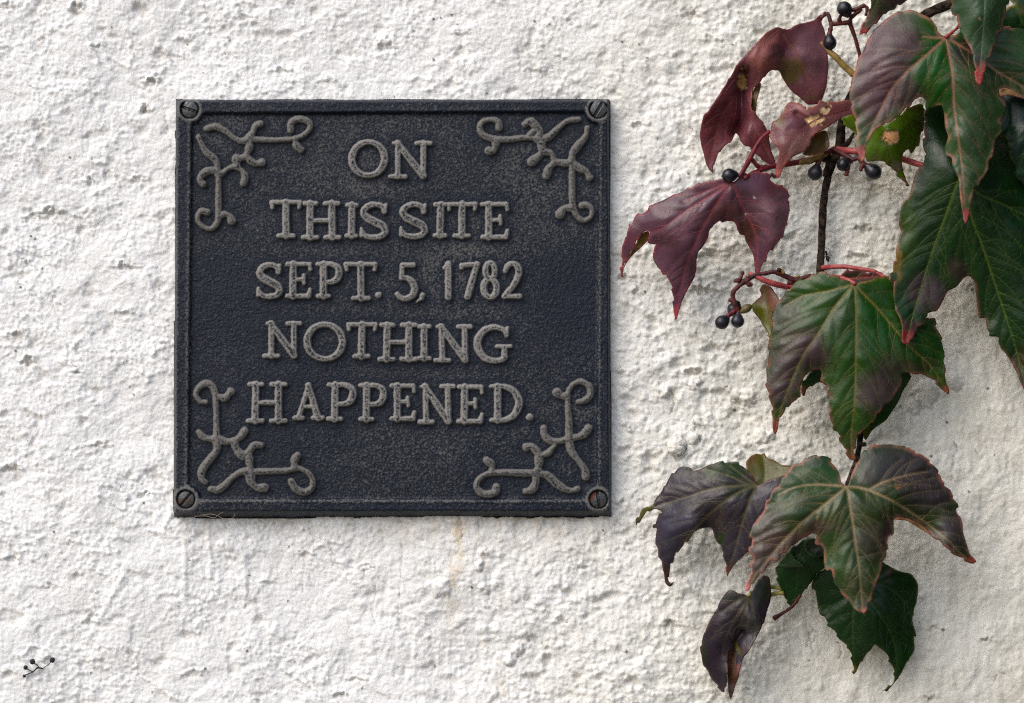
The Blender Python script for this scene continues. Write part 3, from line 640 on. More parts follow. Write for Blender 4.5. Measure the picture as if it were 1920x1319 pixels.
def leaf(label, v, outline, J, veins, ctrl, base, blobs=(), tips=(), tipcol=RED, edge=EDGE_R, edgew=3.0, vein=VR, side=(), folds=(), spots=(), spacing=3.1,
         puff=5.0, wave=6.0, teeth=1.2, auto=True, thick=1.6, vamp=1.0, curl=0.0, creases=()):
    NLEAF[0] += 1; sd = 1000 + NLEAF[0] * 13
    ol = catmull(vw(v, outline), 5, True, 0.42)
    # even out the spacing, roughen the margin a little
    seg = np.linalg.norm(np.roll(ol, -1, 0) - ol, axis=1); cum = np.concatenate([[0], np.cumsum(seg)]); n = int(cum[-1] / (spacing * 1.05))
    s = np.linspace(0, cum[-1], n, endpoint=False); cl = np.vstack([ol, ol[:1]])
    ol = np.stack([np.interp(s, cum, cl[:, 0]), np.interp(s, cum, cl[:, 1])], -1)
    nn = np.roll(ol, -1, 0) - np.roll(ol, 1, 0); nn = np.stack([-nn[:, 1], nn[:, 0]], -1) / (np.linalg.norm(nn, axis=1)[:, None] + 1e-9)
    per = 27.0; saw = ((s + 9 * noise(s / 60, s * 0, sd + 2)) / per) % 1.0
    ol = ol + nn * (-1.9 * teeth * (saw ** 2 * 2 - .7) * sstep(-.2, .3, noise(s / 90, s * 0 + .3, sd + 3)))[:, None]
    ol = ol + nn * (0.55 * teeth * noise(s / 14, s * 0 + .5, sd) + 0.35 * teeth * noise(s / 6, s * 0 + .5, sd + 1))[:, None]
    J = vw(v, [J])[0] if J is not None else None
    mains = [catmull(vw(v, ([] if J is None else []) + list(m)), 5) for m in veins]
    sides = [catmull(vw(v, m), 4) for m in side]
    if auto:
        for m in mains:
            sg = np.linalg.norm(np.diff(m, axis=0), axis=1); cu = np.concatenate([[0], np.cumsum(sg)]); L = cu[-1]
            k = 0; t = 26.0
            while t < L * 0.9:
                p = np.array([np.interp(t, cu, m[:, 0]), np.interp(t, cu, m[:, 1])]); q = np.array([np.interp(t + 6, cu, m[:, 0]), np.interp(t + 6, cu, m[:, 1])])
                dr = (q - p) / np.linalg.norm(q - p)
                for sgn in (-1, 1):
                    a0 = R(52 + 12 * math.sin(k * 2.1 + sd)) * sgn; ln = (L - t) * 0.42 + 18; pts = [p]
                    c_ = p.copy(); ang = math.atan2(dr[1], dr[0]) + a0
                    for _ in range(7):
                        ang -= 0.085 * sgn; c_ = c_ + ln / 7 * np.array([math.cos(ang), math.sin(ang)]); pts.append(c_.copy())
                    pts = np.array(pts)
                    # stop before another main vein
                    for o in mains:
                        if o is m: continue
                        dd = poly_dist(pts, o); bad = np.where((dd < 9) & (np.arange(len(pts)) > 1))[0]
                        if len(bad): pts = pts[:bad[0]]
                    if len(pts) > 2: sides.append(pts)
                t += 30 + 9 * math.sin(k * 1.7 + sd); k += 1
    V, F = build_patch(ol, None, None, spacing)
    closed = np.vstack([ol, ol[:1]])
    de = poly_dist(V, closed)
    dm = np.full(len(V), 99.0); ds = np.full(len(V), 99.0); taper = np.ones(len(V))
    for m in mains:
        d = poly_dist(V, m); tj = np.linalg.norm(V - m[0], axis=1) / (np.linalg.norm(m[-1] - m[0]) + 1e-6)
        taper = np.where(d < dm, np.clip(1.15 - 0.75 * tj, .25, 1), taper); dm = np.minimum(dm, d)
    for m in sides: ds = np.minimum(ds, poly_dist(V, m))
    cpts = [(*vw(v, [(a, b)])[0], z) for a, b, z in ctrl]
    surf = tps(cpts); crs = [(catmull(vw(v, pl), 4), dep, wd) for pl, dep, wd in creases]
    def depth(Q, de, dm, ds):
        inner = np.clip(de / 22, 0, 1)
        D = surf(Q) + puff * 0.8 * (1 - np.exp(-dm / 18)) * (0.35 + .65 * inner) + puff * 0.36 * (1 - np.exp(-(ds / 9) ** 1.5)) * np.clip(dm / 10, 0, 1)
        D = D + wave * noise(Q[:, 0] / 58, Q[:, 1] / 58, sd + 5) * (1 - inner * .65) + wave * .08 * noise(Q[:, 0] / 19, Q[:, 1] / 19, sd + 6)
        D = D - curl * np.exp(-(de / 9) ** 1.5)
        for pl, dep, wd in crs: D = D - dep * np.exp(-(poly_dist(Q, pl) / wd) ** 2)
        return D
    D = depth(V, de, dm, ds)
    # pigment, with shade painted into a few leaves
    C = np.tile(np.array(base), (len(V), 1))
    Vn = V + np.stack([10 * fbm(V[:, 0] / 34, V[:, 1] / 34, sd + 7, 3, .5), 10 * fbm(V[:, 0] / 34, V[:, 1] / 34, sd + 8, 3, .5)], -1)
    for b in blobs:
        x, y, r, colr = b[:4]; ry = b[4] if len(b) > 4 else r; al = b[5] if len(b) > 5 else 1.0
        c_ = vw(v, [(x, y)])[0]; q = np.hypot((Vn[:, 0] - c_[0]) / vs(v, r), (Vn[:, 1] - c_[1]) / vs(v, ry))
        w = al * sstep(1.25, 0.45, q); C = C * (1 - w[:, None]) + np.array(colr) * w[:, None]
    C = C * (1 + 0.16 * fbm(V[:, 0] / 30, V[:, 1] / 30, sd + 9, 2))[:, None].clip(.5, 1.6)
    ws = 0.30 * np.exp(-(ds / 1.9) ** 2); C = C * (1 - ws[:, None] * .8) + (np.array(vein) * .5 + C * .5) * ws[:, None] * .8
    for x, y, r, *tc in tips:
        c_ = vw(v, [(x, y)])[0]; q = np.hypot(*(Vn - c_ + 0.0).T * 1.0) / vs(v, r); w = 0.92 * sstep(1.15, .35, q)
        C = C * (1 - w[:, None]) + np.array(tc[0] if tc else tipcol) * w[:, None]
    we = np.exp(-(de / (edgew * 1.15)) ** 2) * np.clip(0.62 + 1.3 * noise(V[:, 0] / 24, V[:, 1] / 24, sd + 10), 0, 1)
    C = C * (1 - we[:, None] * .85) + np.array(edge) * we[:, None] * .85
    wm_ = vamp * np.exp(-(dm / (0.6 + 1.7 * taper)) ** 2) * (0.35 + .65 * taper); wm_ = np.clip(wm_, 0, 1)
    C = C * (1 - wm_[:, None] * .9) + np.array(vein) * wm_[:, None] * .9
    for x, y, rx, ry, colr in spots:
        c_ = vw(v, [(x, y)])[0]; Vq = V + np.stack([5 * fbm(V[:, 0] / 9, V[:, 1] / 9, sd + 11, 2), 5 * fbm(V[:, 0] / 9, V[:, 1] / 9, sd + 12, 2)], -1)
        q = np.hypot((Vq[:, 0] - c_[0]) / vs(v, rx), (Vq[:, 1] - c_[1]) / vs(v, ry)); w = sstep(1.15, .85, q)
        rim = np.exp(-((q - 1.15) / .18) ** 2) * .6; C = C * (1 - rim[:, None]) + np.array(BROWN) * .5 * rim[:, None]
        C = C * (1 - w[:, None]) + np.array(colr) * w[:, None]; D = D - 1.5 * w
    lum = C @ np.array([.25, .65, .10]); gr = sstep(-.01, .012, C[:, 1] - C[:, 0]); C = (lum[:, None] + (C - lum[:, None]) * (1.08 + .36 * gr)[:, None]) * (0.98 - .30 * gr)[:, None] if lum.mean() < .2 else C
    PV, PF, PC, mi = [at(V[:, 0], V[:, 1], D)], [F], [np.clip(C, .004, 1)], [np.zeros(len(F), int)]; off = len(V)
    for fo, dz, fcol in folds:                                   # parts of the blade that are turned over
        fl = catmull(vw(v, fo), 4, True, .42); V2, F2 = build_patch(fl, None, None, spacing)
        D2 = tps(cpts)(V2) + dz + 3 * noise(V2[:, 0] / 20, V2[:, 1] / 20, sd + 15) + 4 * np.exp(-(poly_dist(V2, np.vstack([fl, fl[:1]])) / 7))
        C2 = np.tile(np.array(fcol), (len(V2), 1)) * (1 + .3 * fbm(V2[:, 0] / 14, V2[:, 1] / 14, sd + 16, 2))[:, None].clip(.5, 1.5)
        we = np.exp(-(poly_dist(V2, np.vstack([fl, fl[:1]])) / 2.2) ** 2); C2 = C2 * (1 - .7 * we[:, None]) + np.array(edge) * .7 * we[:, None]
        PV.append(at(V2[:, 0], V2[:, 1], D2)); PF.append(F2 + off); PC.append(np.clip(C2, .004, 1)); mi.append(np.zeros(len(F2), int)); off += len(V2)
    me = mesh_np('leaf', np.concatenate(PV), np.concatenate(PF)); cattr(me, 'col', np.concatenate(PC))
    o = link('leaf', me, [LF, LB], vine); o['label'] = label
    me.polygons.foreach_set('material_index', np.concatenate(mi).astype(np.int32))
    s_ = o.modifiers.new('thickness', 'SOLIDIFY'); s_.thickness = thick * PX; s_.offset = -1; s_.material_offset = 1; s_.material_offset_rim = 0
    # raised veins: ribs, side veins and a fine net between them
    runs = [(m, 1.35, .45, .85) for m in mains] + [(m, .75, .32, .42) for m in sides]
    rng = np.random.default_rng(sd)
    for m in sides + mains:
        sg = np.linalg.norm(np.diff(m, axis=0), axis=1); cu = np.concatenate([[0], np.cumsum(sg)]); t = 7.0
        while t < cu[-1]:
            p = np.array([np.interp(t, cu, m[:, 0]), np.interp(t, cu, m[:, 1])]); q = np.array([np.interp(t + 3, cu, m[:, 0]), np.interp(t + 3, cu, m[:, 1])])
            an = math.atan2(*(q - p)[::-1]) + rng.choice((-1, 1)) * rng.uniform(.9, 1.4); pts = [p]
            for _ in range(4): an += rng.normal(0, .28); p = p + rng.uniform(2.6, 4.6) * np.array([math.cos(an), math.sin(an)]); pts.append(p)
            runs.append((np.array(pts), .42, .22, .20)); t += rng.uniform(6, 11)
    from mathutils.kdtree import KDTree
    kd = KDTree(len(V))
    for i_, p in enumerate(V): kd.insert((p[0], p[1], 0), i_)
    kd.balance(); VV_, FF_, CC_ = [], [], []; off = 0; big_ = []
    for m, ra, rb, mx_ in runs: big_.append(m)
    Q = np.concatenate(big_); qi = inside(Q, ol); qde = poly_dist(Q, closed)
    qdm = np.full(len(Q), 99.0); qds = np.full(len(Q), 99.0)
    for m in mains: qdm = np.minimum(qdm, poly_dist(Q, m))
    for m in sides: qds = np.minimum(qds, poly_dist(Q, m))
    QD = depth(Q, qde, qdm, qds); ok_ = qi & (qde > 2.2); k0_ = 0
    for m, ra, rb, mx_ in runs:
        n_ = len(m); sl = slice(k0_, k0_ + n_); k0_ += n_; okm = ok_[sl]
        n_ok = n_ if okm.all() else int(np.argmin(okm))
        if n_ok < 3: continue
        p = m[:n_ok]; rr = np.linspace(ra, ra + (rb - ra) * n_ok / n_, n_ok); dz = QD[sl][:n_ok]
        tg = np.gradient(p, axis=0); tg /= np.linalg.norm(tg, axis=1)[:, None] + 1e-9; nr_ = np.stack([-tg[:, 1], tg[:, 0]], -1)
        ring = [(-1.0, -.5), (-.5, .55), (.5, .55), (1.0, -.5)]
        PP = np.stack([at(p[:, 0] + nr_[:, 0] * rr * a, p[:, 1] + nr_[:, 1] * rr * a, dz + rr * b) for a, b in ring], 1).reshape(-1, 3)
        ii = np.arange(n_ok * 4).reshape(n_ok, 4) + off
        FF_.append(np.stack([ii[:-1, :-1], ii[:-1, 1:], ii[1:, 1:], ii[1:, :-1]], -1).reshape(-1, 4)); VV_.append(PP); off += n_ok * 4
        bc = np.array([C[kd.find((a, b, 0))[1]] for a, b in p]); cc = bc * (1 - mx_) + np.array(vein) * mx_; CC_.append(np.repeat(np.clip(cc, .004, 1), 4, 0))
    if VV_:
        vm_ = mesh_np('veins', np.concatenate(VV_), np.concatenate(FF_)); cattr(vm_, 'col', np.concatenate(CC_)); link('veins', vm_, LF, o)
    return o

# --- the five upper leaves -------------------------------------------------
L1 = leaf('drooping purple leaf with a tan scar, uppermost on the left', 'A',
 [(640,130),(680,135),(735,150),(770,125),(810,105),(860,95),(930,75),(985,30),(1003,60),(990,85),(1010,140),(1028,220),(1035,310),(1045,430),(1040,500),(1030,585),(1020,620),(1000,680),(970,720),(890,730),(850,700),(805,660),(760,625),(720,575),(690,520),(665,470),(620,462),(580,480),(545,520),(515,560),(470,595),(455,630),(445,720),(450,770),(475,790),(510,830),(550,880),(575,940),(590,1010),(600,1080),(635,1170),(615,1190),(580,1190),(530,1150),(480,1110),(440,1060),(395,1045),(360,1000),(335,955),(312,942),(318,920),(330,935),(322,965),(290,1010),(240,1050),(205,1090),(175,1150),(155,1205),(155,1255),(130,1240),(100,1190),(80,1110),(60,1040),(50,960),(65,880),(80,815),(120,770),(180,680),(240,590),(300,490),(350,400),(400,345),(450,290),(510,225),(570,170)],
 None, [[(660,150),(600,200),(530,290),(500,400),(490,540)],[(620,150),(500,250),(400,420),(370,600),(250,760),(190,900),(120,1220)],[(690,180),(780,330),(860,470),(905,600),(930,700)],[(490,540),(440,720),(480,900),(610,1170)]],
 [(640,140,120),(500,250,128),(400,420,118),(240,700,92),(100,950,78),(150,1240,62),(60,1000,70),(300,900,60),(380,700,72),(400,600,80),(520,450,122),(600,350,128),(740,300,96),(860,350,100),(1000,300,82),(985,50,70),(1030,500,76),(930,710,66),(700,480,84),(800,600,76),(460,700,96),(420,950,84),(600,1170,70),(560,900,78)],
 (.145,.046,.062), [(190,850,190,(.110,.020,.028),300,.8),(520,1050,150,(.110,.020,.028),200,.6),(900,330,180,(.165,.085,.105),260,.7),(560,320,120,(.25,.085,.070),220,.7),(640,320,90,DPURP,70,.7),(770,460,90,(.11,.085,.022),110,.8),(690,520,50,OLIVE,80,.8),(920,690,60,OLIVE,40,.5)],
 [(150,1240,60,MAROON),(985,40,50,MAROON)], edge=(.17,.04,.04), vein=(.24,.085,.07), vamp=.75, teeth=.6, puff=4, wave=8, auto=True, spots=[(378,545,34,66,(.70,.50,.27)),(382,440,10,18,(.4,.25,.2))],
 folds=[([(520,560),(512,620),(490,690),(480,785),(455,772),(448,720),(458,632),(475,597)],-12,(.15,.11,.025))], creases=[([(400,480),(372,640),(378,830),(325,945)],26,9)])
L2 = leaf('pale purple leaf with two tan scars above the stem node', 'A',
 [(745,705),(790,710),(840,730),(880,740),(868,775),(900,748),(960,725),(985,695),(1030,705),(1100,705),(1210,690),(1260,740),(1260,800),(1150,840),(1100,860),(1060,890),(1010,920),(950,950),(915,990),(900,1040),(870,1080),(840,1105),(780,1130),(740,1160),(700,1210),(680,1260),(650,1300),(635,1270),(640,1200),(655,1140),(665,1080),(640,1050),(610,1010),(590,960),(600,900),(620,860),(690,800),(710,740)],
 None, [[(1200,760),(1000,820),(860,900),(740,1050),(650,1290)],[(870,830),(760,780),(700,810)]],
 [(750,720,92),(1000,720,84),(1240,760,66),(880,850,104),(700,850,112),(600,950,98),(700,1000,118),(650,1290,96),(900,1000,100),(1000,900,90),(820,1090,108)],
 (.22,.090,.095), [(680,930,90,(.10,.022,.035),120,.8),(800,870,110,(.085,.03,.05),90,.7),(650,850,50,OLIVE,60,.6),(800,1060,110,(.24,.13,.115),120,.7),(1120,760,120,(.10,.03,.04),80,.6)],
 [(645,1290,95,PINK)], edge=(.30,.10,.06), vein=(.17,.05,.05), spots=[(940,850,74,38,(.70,.50,.29)),(1018,775,34,24,(.70,.52,.33)),(1052,736,14,8,TAN)], puff=3, wave=9,
 creases=[([(795,795),(880,850)],10,5)],
 folds=[([(1025,930),(1045,990),(1050,1050),(1010,1090),(950,1115),(900,1120),(850,1108),(890,1050),(915,990),(955,948)],-16,(.095,.055,.018))])
L3 = leaf('dusky purple three-pointed leaf hanging lowest on the left beside the plaque', 'D',
 [(960,170),(990,145),(1050,115),(1110,95),(1190,98),(1230,105),(1250,150),(1300,195),(1380,225),(1395,280),(1405,370),(1400,440),(1385,510),(1360,590),(1330,650),(1290,690),(1245,740),(1210,800),(1180,860),(1150,915),(1130,905),(1125,830),(1110,750),(1080,690),(1055,640),(1045,600),(1010,595),(985,545),(960,500),(910,490),(870,490),(800,520),(770,560),(755,620),(720,690),(680,730),(665,800),(665,860),(650,930),(620,990),(580,1060),(545,1140),(520,1220),(495,1270),(480,1230),(478,1130),(465,1030),(450,980),(430,925),(390,920),(375,880),(350,850),(320,800),(315,750),(330,690),(340,675),(275,665),(280,620),(290,575),(265,570),(230,590),(200,625),(175,680),(140,740),(110,800),(85,850),(72,900),(65,945),(58,920),(60,860),(75,800),(65,760),(70,690),(100,620),(105,580),(140,510),(180,450),(230,425),(270,405),(290,365),(350,340),(420,310),(500,270),(580,240),(640,205),(720,180),(800,165),(870,150),(920,158)],
 (955,180), [[(955,180),(890,250),(790,410),(700,560),(650,680),(590,820),(530,1050),(492,1255)],[(955,180),(840,245),(700,330),(550,430),(400,540),(300,580)],[(955,180),(975,240),(1010,330),(1060,430),(1120,550),(1150,680),(1150,780),(1140,900)],[(955,180),(840,210),(700,270),(560,330)]],
 [(955,180,128),(640,230,112),(350,360,98),(120,560,74),(62,930,48),(200,520,82),(400,540,112),(300,640,90),(340,780,78),(600,700,116),(490,1260,70),(480,950,86),(660,850,92),(880,480,110),(760,420,124),(1060,430,104),(1020,580,84),(1080,690,80),(1140,900,82),(1200,110,110),(1390,260,92),(1280,420,124),(1380,520,100),(1260,650,112)],
 (.092,.040,.062), [(1270,400,170,(.150,.078,.098),260,.75),(1080,600,80,(.055,.022,.012),130,.9),(900,420,170,(.085,.032,.026),90,.7),(400,640,120,(.05,.022,.026),60,.7),(1280,230,140,(.07,.014,.022),70,.6),(560,400,260,(.085,.045,.058),120,.5),(130,600,80,(.11,.03,.045),130,.5)],  # brown blob beside the right vein paints shading into the colour
 [(495,1270,110),(1140,910,80,(.26,.05,.07)),(62,940,70,(.25,.04,.03))], edge=(.26,.055,.055), vein=(.27,.06,.07), vamp=.95, puff=6, wave=7,
 side=[[(1015,330),(1150,330),(1280,350),(1390,320)],[(1060,430),(1200,430),(1330,470)],[(1120,550),(1230,560),(1300,640)]],
 spots=[(1113,300,7,11,(.75,.72,.7)),(360,433,6,9,(.7,.65,.6)),(668,362,6,6,(.7,.62,.6)),(708,345,5,5,(.7,.62,.6)),(1060,420,5,6,(.7,.62,.6))],
 folds=[([(235,585),(278,572),(278,625),(262,655),(210,705),(160,755),(110,815),(78,885),(70,930),(82,850),(140,742),(178,678),(202,622)],-14,(.16,.105,.022))])
L9b = leaf('dark green leaf in the top right corner behind the others', 'B', [(1160,-100),(1300,-120),(1460,-60),(1500,150),(1480,380),(1350,420),(1200,400),(1100,330),(1080,200),(1190,60),(1250,35),(1215,0)],
 None, [[(1200,-60),(1290,120),(1400,380)]], [(1160,-100,120),(1480,-80,110),(1480,380,100),(1100,300,110),(1280,120,130)], DGREEN, [(1290,60,60,OLIVE,60,.6)], edge=EDGE_Y, vein=VG, spacing=4)
L6 = leaf('narrow dark leaf tip with a red point at the top edge', 'B', [(120,260),(125,220),(160,150),(190,90),(205,20),(210,-60),(330,-120),(500,-80),(480,0),(430,30),(400,40),(380,70),(340,80),(290,120),(240,170),(190,220),(150,250)],
 None, [[(330,-110),(260,0),(215,90),(135,245)]], [(120,255,110),(205,0,120),(480,0,128),(290,120,112),(300,-100,150),(250,20,128)], (.045,.060,.035), [(400,0,120,(.070,.036,.048),90,.8),(250,130,90,(.06,.035,.035),60,.6)], [(125,250,75)], edge=(.22,.08,.07), vein=(.12,.12,.06), wave=4)
L7 = leaf('bright green leaf with an orange-tan scar under the large top leaf', 'B', [(310,900),(400,850),(480,780),(560,760),(600,790),(605,840),(590,930),(570,990),(550,1060),(500,1120),(480,1090),(440,1120),(430,1180),(445,1250),(479,1351),(465,1345),(430,1310),(370,1240),(300,1180),(240,1170),(180,1180),(165,1140),(150,1080),(170,1020),(230,930)],
 None, [[(280,900),(310,1000),(340,1120),(390,1230),(475,1345)]], [(310,900,100),(560,770,90),(590,930,76),(490,1110,80),(430,1180,86),(475,1350,74),(200,1150,96),(330,1080,108),(420,950,104)],
 BGREEN, [(500,900,110,(.13,.19,.08),110,.6),(590,900,35,BROWN,140,.8),(400,1200,60,(.16,.12,.13),60,.8),(520,780,40,BROWN,40,.8),(240,1160,90,(.12,.10,.08),30,.6)], [(470,1340,75,(.22,.02,.06))], edge=(.12,.06,.03), vein=(.16,.20,.07), spots=[(352,1000,62,44,(.60,.33,.18))], wave=6)
L7b = leaf('small green leaf edge beside the pink-tipped lobe', 'A', [(1140,830),(1200,812),(1260,820),(1300,880),(1280,960),(1243,945),(1200,905),(1165,870)], None, [[(1150,830),(1260,930)]], [(1140,830,90),(1260,820,84),(1270,950,80)], (.15,.22,.030), edge=(.14,.12,.03), vein=VG, spacing=3)
L8 = leaf('large deep green leaf hanging at the right edge with a purple lobe', 'C',
 [(464,-281),(460,-190),(452,-80),(464,-10),(440,36),(410,80),(390,140),(375,200),(340,240),(325,280),(315,360),(325,400),(305,480),(295,560),(275,630),(260,680),(290,690),(285,770),(300,850),(325,900),(335,960),(335,1025),(360,1035),(380,1030),(400,980),(430,940),(470,900),(480,860),(530,850),(560,800),(590,740),(640,715),(690,660),(720,660),(740,690),(750,760),(760,860),(770,895),(800,890),(815,960),(830,990),(870,1000),(890,1060),(930,1110),(970,1180),(1000,1250),(1030,1310),(1060,1330),(1090,1200),(1110,1000),(1130,700),(1150,400),(1120,100),(1020,-50),(900,-150),(750,-250),(650,-330),(560,-360)],
 (690,60), [[(690,60),(645,130),(580,310),(520,470),(480,590),(420,790),(358,1015)],[(690,60),(720,310),(780,470),(850,680),(910,860),(970,1050),(1030,1290)],[(690,60),(750,180),(900,250),(1040,320)]],
 [(690,60,172),(460,-200,138),(400,130,136),(320,340,134),(270,670,130),(300,850,134),(355,1030,142),(470,880,126),(560,790,122),(700,660,122),(580,400,146),(760,860,102),(930,1110,104),(1040,1310,110),(1110,700,120),(1130,300,110),(850,600,132),(900,-100,96),(1000,900,120)],
 (.011,.034,.011), [(340,330,70,(.045,.080,.018),330,.8),(300,560,35,(.17,.11,.02),130,.9),(470,740,130,(.040,.024,.032),120,.95),(640,620,70,(.035,.026,.020),60,.8),(380,960,60,(.055,.014,.024),70,.8),(730,600,40,(.014,.052,.012),300,.7),(1000,1150,60,(.04,.02,.012),120,.7),(735,450,22,(.012,.012,.008),14,.9)],  # base green darkened to stand for the shade on this leaf
 [(358,1025,75,(.20,.012,.022)),(1050,1320,75,(.25,.02,.03))], edge=(.17,.055,.04), vein=(.10,.145,.035), side=[[(640,125),(540,170),(430,240)],[(580,310),(470,330),(380,410)],[(515,470),(400,520),(310,600)],[(710,340),(685,470),(695,620)],[(775,460),(880,450),(1000,480)],[(830,600),(950,640)],[(880,750),(1000,790)]], wave=6, puff=6)
L9 = leaf('blue-green shaded leaf cut off by the right edge', 'B', [(1150,690),(1300,640),(1500,700),(1600,1000),(1500,1350),(1380,1345),(1300,1330),(1260,1290),(1245,1190),(1205,1130),(1205,1050),(1170,1000),(1120,1000),(1130,960),(1140,850)],
 None, [[(1500,700),(1400,900),(1320,1100),(1270,1280)]], [(1160,700,152),(1500,700,150),(1500,1350,140),(1260,1290,150),(1205,1100,156),(1150,980,150),(1350,1000,172)], (.008,.030,.022), edge=(.075,.10,.025), vein=VG, wave=8, curl=6)
L4 = leaf('largest top leaf, grey purple left lobe and green centre with pink edges', 'B',
 [(745,262),(700,240),(680,190),(640,140),(590,110),(540,85),(480,72),(440,85),(400,85),(350,115),(300,150),(270,185),(225,215),(215,245),(180,290),(165,330),(145,380),(110,430),(95,500),(65,580),(55,640),(50,700),(60,760),(75,810),(95,890),(100,960),(100,1010),(85,1060),(110,1110),(140,1180),(160,1140),(165,1080),(190,1020),(240,950),(310,900),(350,890),(420,830),(490,770),(530,725),(570,705),(600,730),(600,780),(620,800),(680,775),(720,770),(735,820),(745,920),(765,1000),(740,1080),(750,1130),(790,1150),(800,1220),(840,1290),(848,1332),(860,1448),(873,1539),(886,1617),(899,1627),(919,1565),(932,1487),(951,1410),(1003,1319),(1035,1280),(1061,1215),(1067,1164),(1090,1140),(1105,1080),(1115,1020),(1160,960),(1165,900),(1145,880),(1175,845),(1190,790),(1180,740),(1150,700),(1145,660),(1180,645),(1240,670),(1319,720),(1400,760),(1450,800),(1490,650),(1450,450),(1380,250),(1250,200),(1100,200),(950,220),(850,235),(800,262)],
 (750,275), [[(750,275),(690,330),(600,410),(480,510),(370,630),(280,790),(200,960),(140,1160)],[(750,275),(775,400),(800,560),(810,770),(840,1000),(870,1250),(895,1610)],[(750,275),(850,330),(940,385),(1120,520),(1319,640),(1440,780)],[(750,275),(660,275),(580,270)]],
 [(750,275,215),(480,80,196),(220,230,190),(60,640,200),(140,1170,215),(100,900,204),(300,880,216),(480,510,226),(350,350,218),(600,740,212),(740,900,206),(760,1100,204),(895,1610,214),(830,600,228),(840,1000,226),(1060,1200,206),(1170,850,196),(1000,800,216),(1150,680,206),(1440,780,180),(1250,450,196),(1000,300,196),(900,1300,222)],
 (.055,.095,.045), [(300,330,320,(.072,.036,.046),300,.95),(230,640,210,(.084,.040,.054),300,.9),(400,680,200,(.055,.026,.036),150,.7),(430,380,200,(.034,.022,.020),90,.7),(660,480,120,(.022,.085,.014),330,.9),(690,700,75,(.025,.100,.020),330,.8),(640,200,80,(.030,.065,.018),90,.8),(1000,850,230,(.045,.080,.040),330,.85),(870,400,110,(.026,.030,.022),110,.9),(940,1150,120,(.045,.078,.042),260,.7),(1200,500,200,(.028,.052,.026),150,.8)],
 [(140,1175,110,(.50,.10,.13)),(892,1610,100,(.42,.045,.09))], edge=(.38,.16,.12), edgew=3.8, vein=(.30,.15,.10), side=[[(600,408),(500,400),(360,412)],[(785,530),(690,590),(650,650),(630,720)],[(805,540),(900,570),(990,650),(1060,700)],[(1120,520),(1110,620),(1150,680)],[(480,510),(380,520),(270,580)]], wave=6, puff=7,
 folds=[([(1150,700),(1145,655),(1185,643),(1245,668),(1330,722),(1250,700),(1190,690)],4,(.28,.17,.06))])
L5 = leaf('green leaf with a red tip hanging in front at the top right', 'B', [(780,-60),(785,0),(790,60),(800,110),(830,130),(845,190),(850,230),(880,270),(900,310),(930,360),(955,430),(965,510),(970,600),(990,615),(1010,600),(1030,540),(1050,450),(1080,390),(1110,330),(1130,260),(1160,220),(1175,150),(1190,90),(1200,40),(1210,-60),(1120,-160),(950,-190),(850,-140)],
 None, [[(1045,-170),(1035,60),(1022,250),(1008,420),(990,605)]], [(780,-60,226),(1210,-40,224),(990,610,252),(1030,100,256),(830,140,228),(920,350,240),(1180,150,224),(1080,390,240),(1000,-190,244)],
 (.050,.085,.050), [(900,150,110,(.036,.072,.034),250,.8),(1110,150,90,(.048,.080,.046),260,.8),(980,430,90,(.05,.03,.035),70,.7)], [(990,570,105,(.42,.02,.035))], edge=(.30,.11,.09), vein=(.12,.18,.10), spots=[(998,140,11,13,(.42,.24,.2))], wave=5, puff=4)

# --- the middle leaves -----------------------------------------------------
L12c = leaf('sliver of dark reddish leaf behind the middle leaf top', 'E', [(640,95),(690,60),(750,58),(820,75),(880,65),(930,100),(900,160),(780,200),(680,160)], None, [[(660,120),(900,100)]], [(640,95,96),(930,100,92),(780,200,90)], (.035,.030,.016), [(830,90,60,MAROON,40,.7)], edge=EDGE_R, vein=VR, spacing=3)
L11 = leaf('small leaf turning from red to olive left of the middle leaf', 'E', [(140,150),(180,160),(215,200),(240,240),(280,320),(250,400),(230,470),(190,500),(160,450),(120,380),(80,330),(65,290),(90,260),(130,225),(120,190)], None, [[(150,170),(170,300),(195,480)]], [(140,150,70),(65,290,60),(190,490,86),(260,330,90)],
 (.115,.120,.026), [(170,200,90,(.15,.035,.020),100,.9),(210,290,60,(.11,.045,.02),120,.7)], edge=(.12,.06,.02), vein=(.10,.09,.025), auto=False, puff=3)
L12 = leaf('dark green leaf mostly hidden behind the middle leaf', 'E', [(395,878),(385,850),(398,790),(440,735),(560,640),(760,560),(1000,620),(1105,735),(1085,795),(1050,850),(1020,920),(980,980),(940,1040),(880,1080),(840,1120),(808,1168),(790,1120),(750,950),(640,850),(560,810),(505,790),(460,812),(425,840),(410,875)], None, [[(760,600),(560,740),(400,860)],[(760,600),(850,900),(808,1160)]], [(395,870,70),(760,580,104),(1100,740,88),(808,1165,62),(640,840,96),(950,1000,74)],
 (.018,.058,.012), [(430,800,70,(.03,.075,.016),60,.6),(810,1130,70,(.10,.10,.02),60,.8)], [(396,866,48,(.24,.03,.018))], edge=(.05,.08,.02), vein=VG, spacing=3.4)
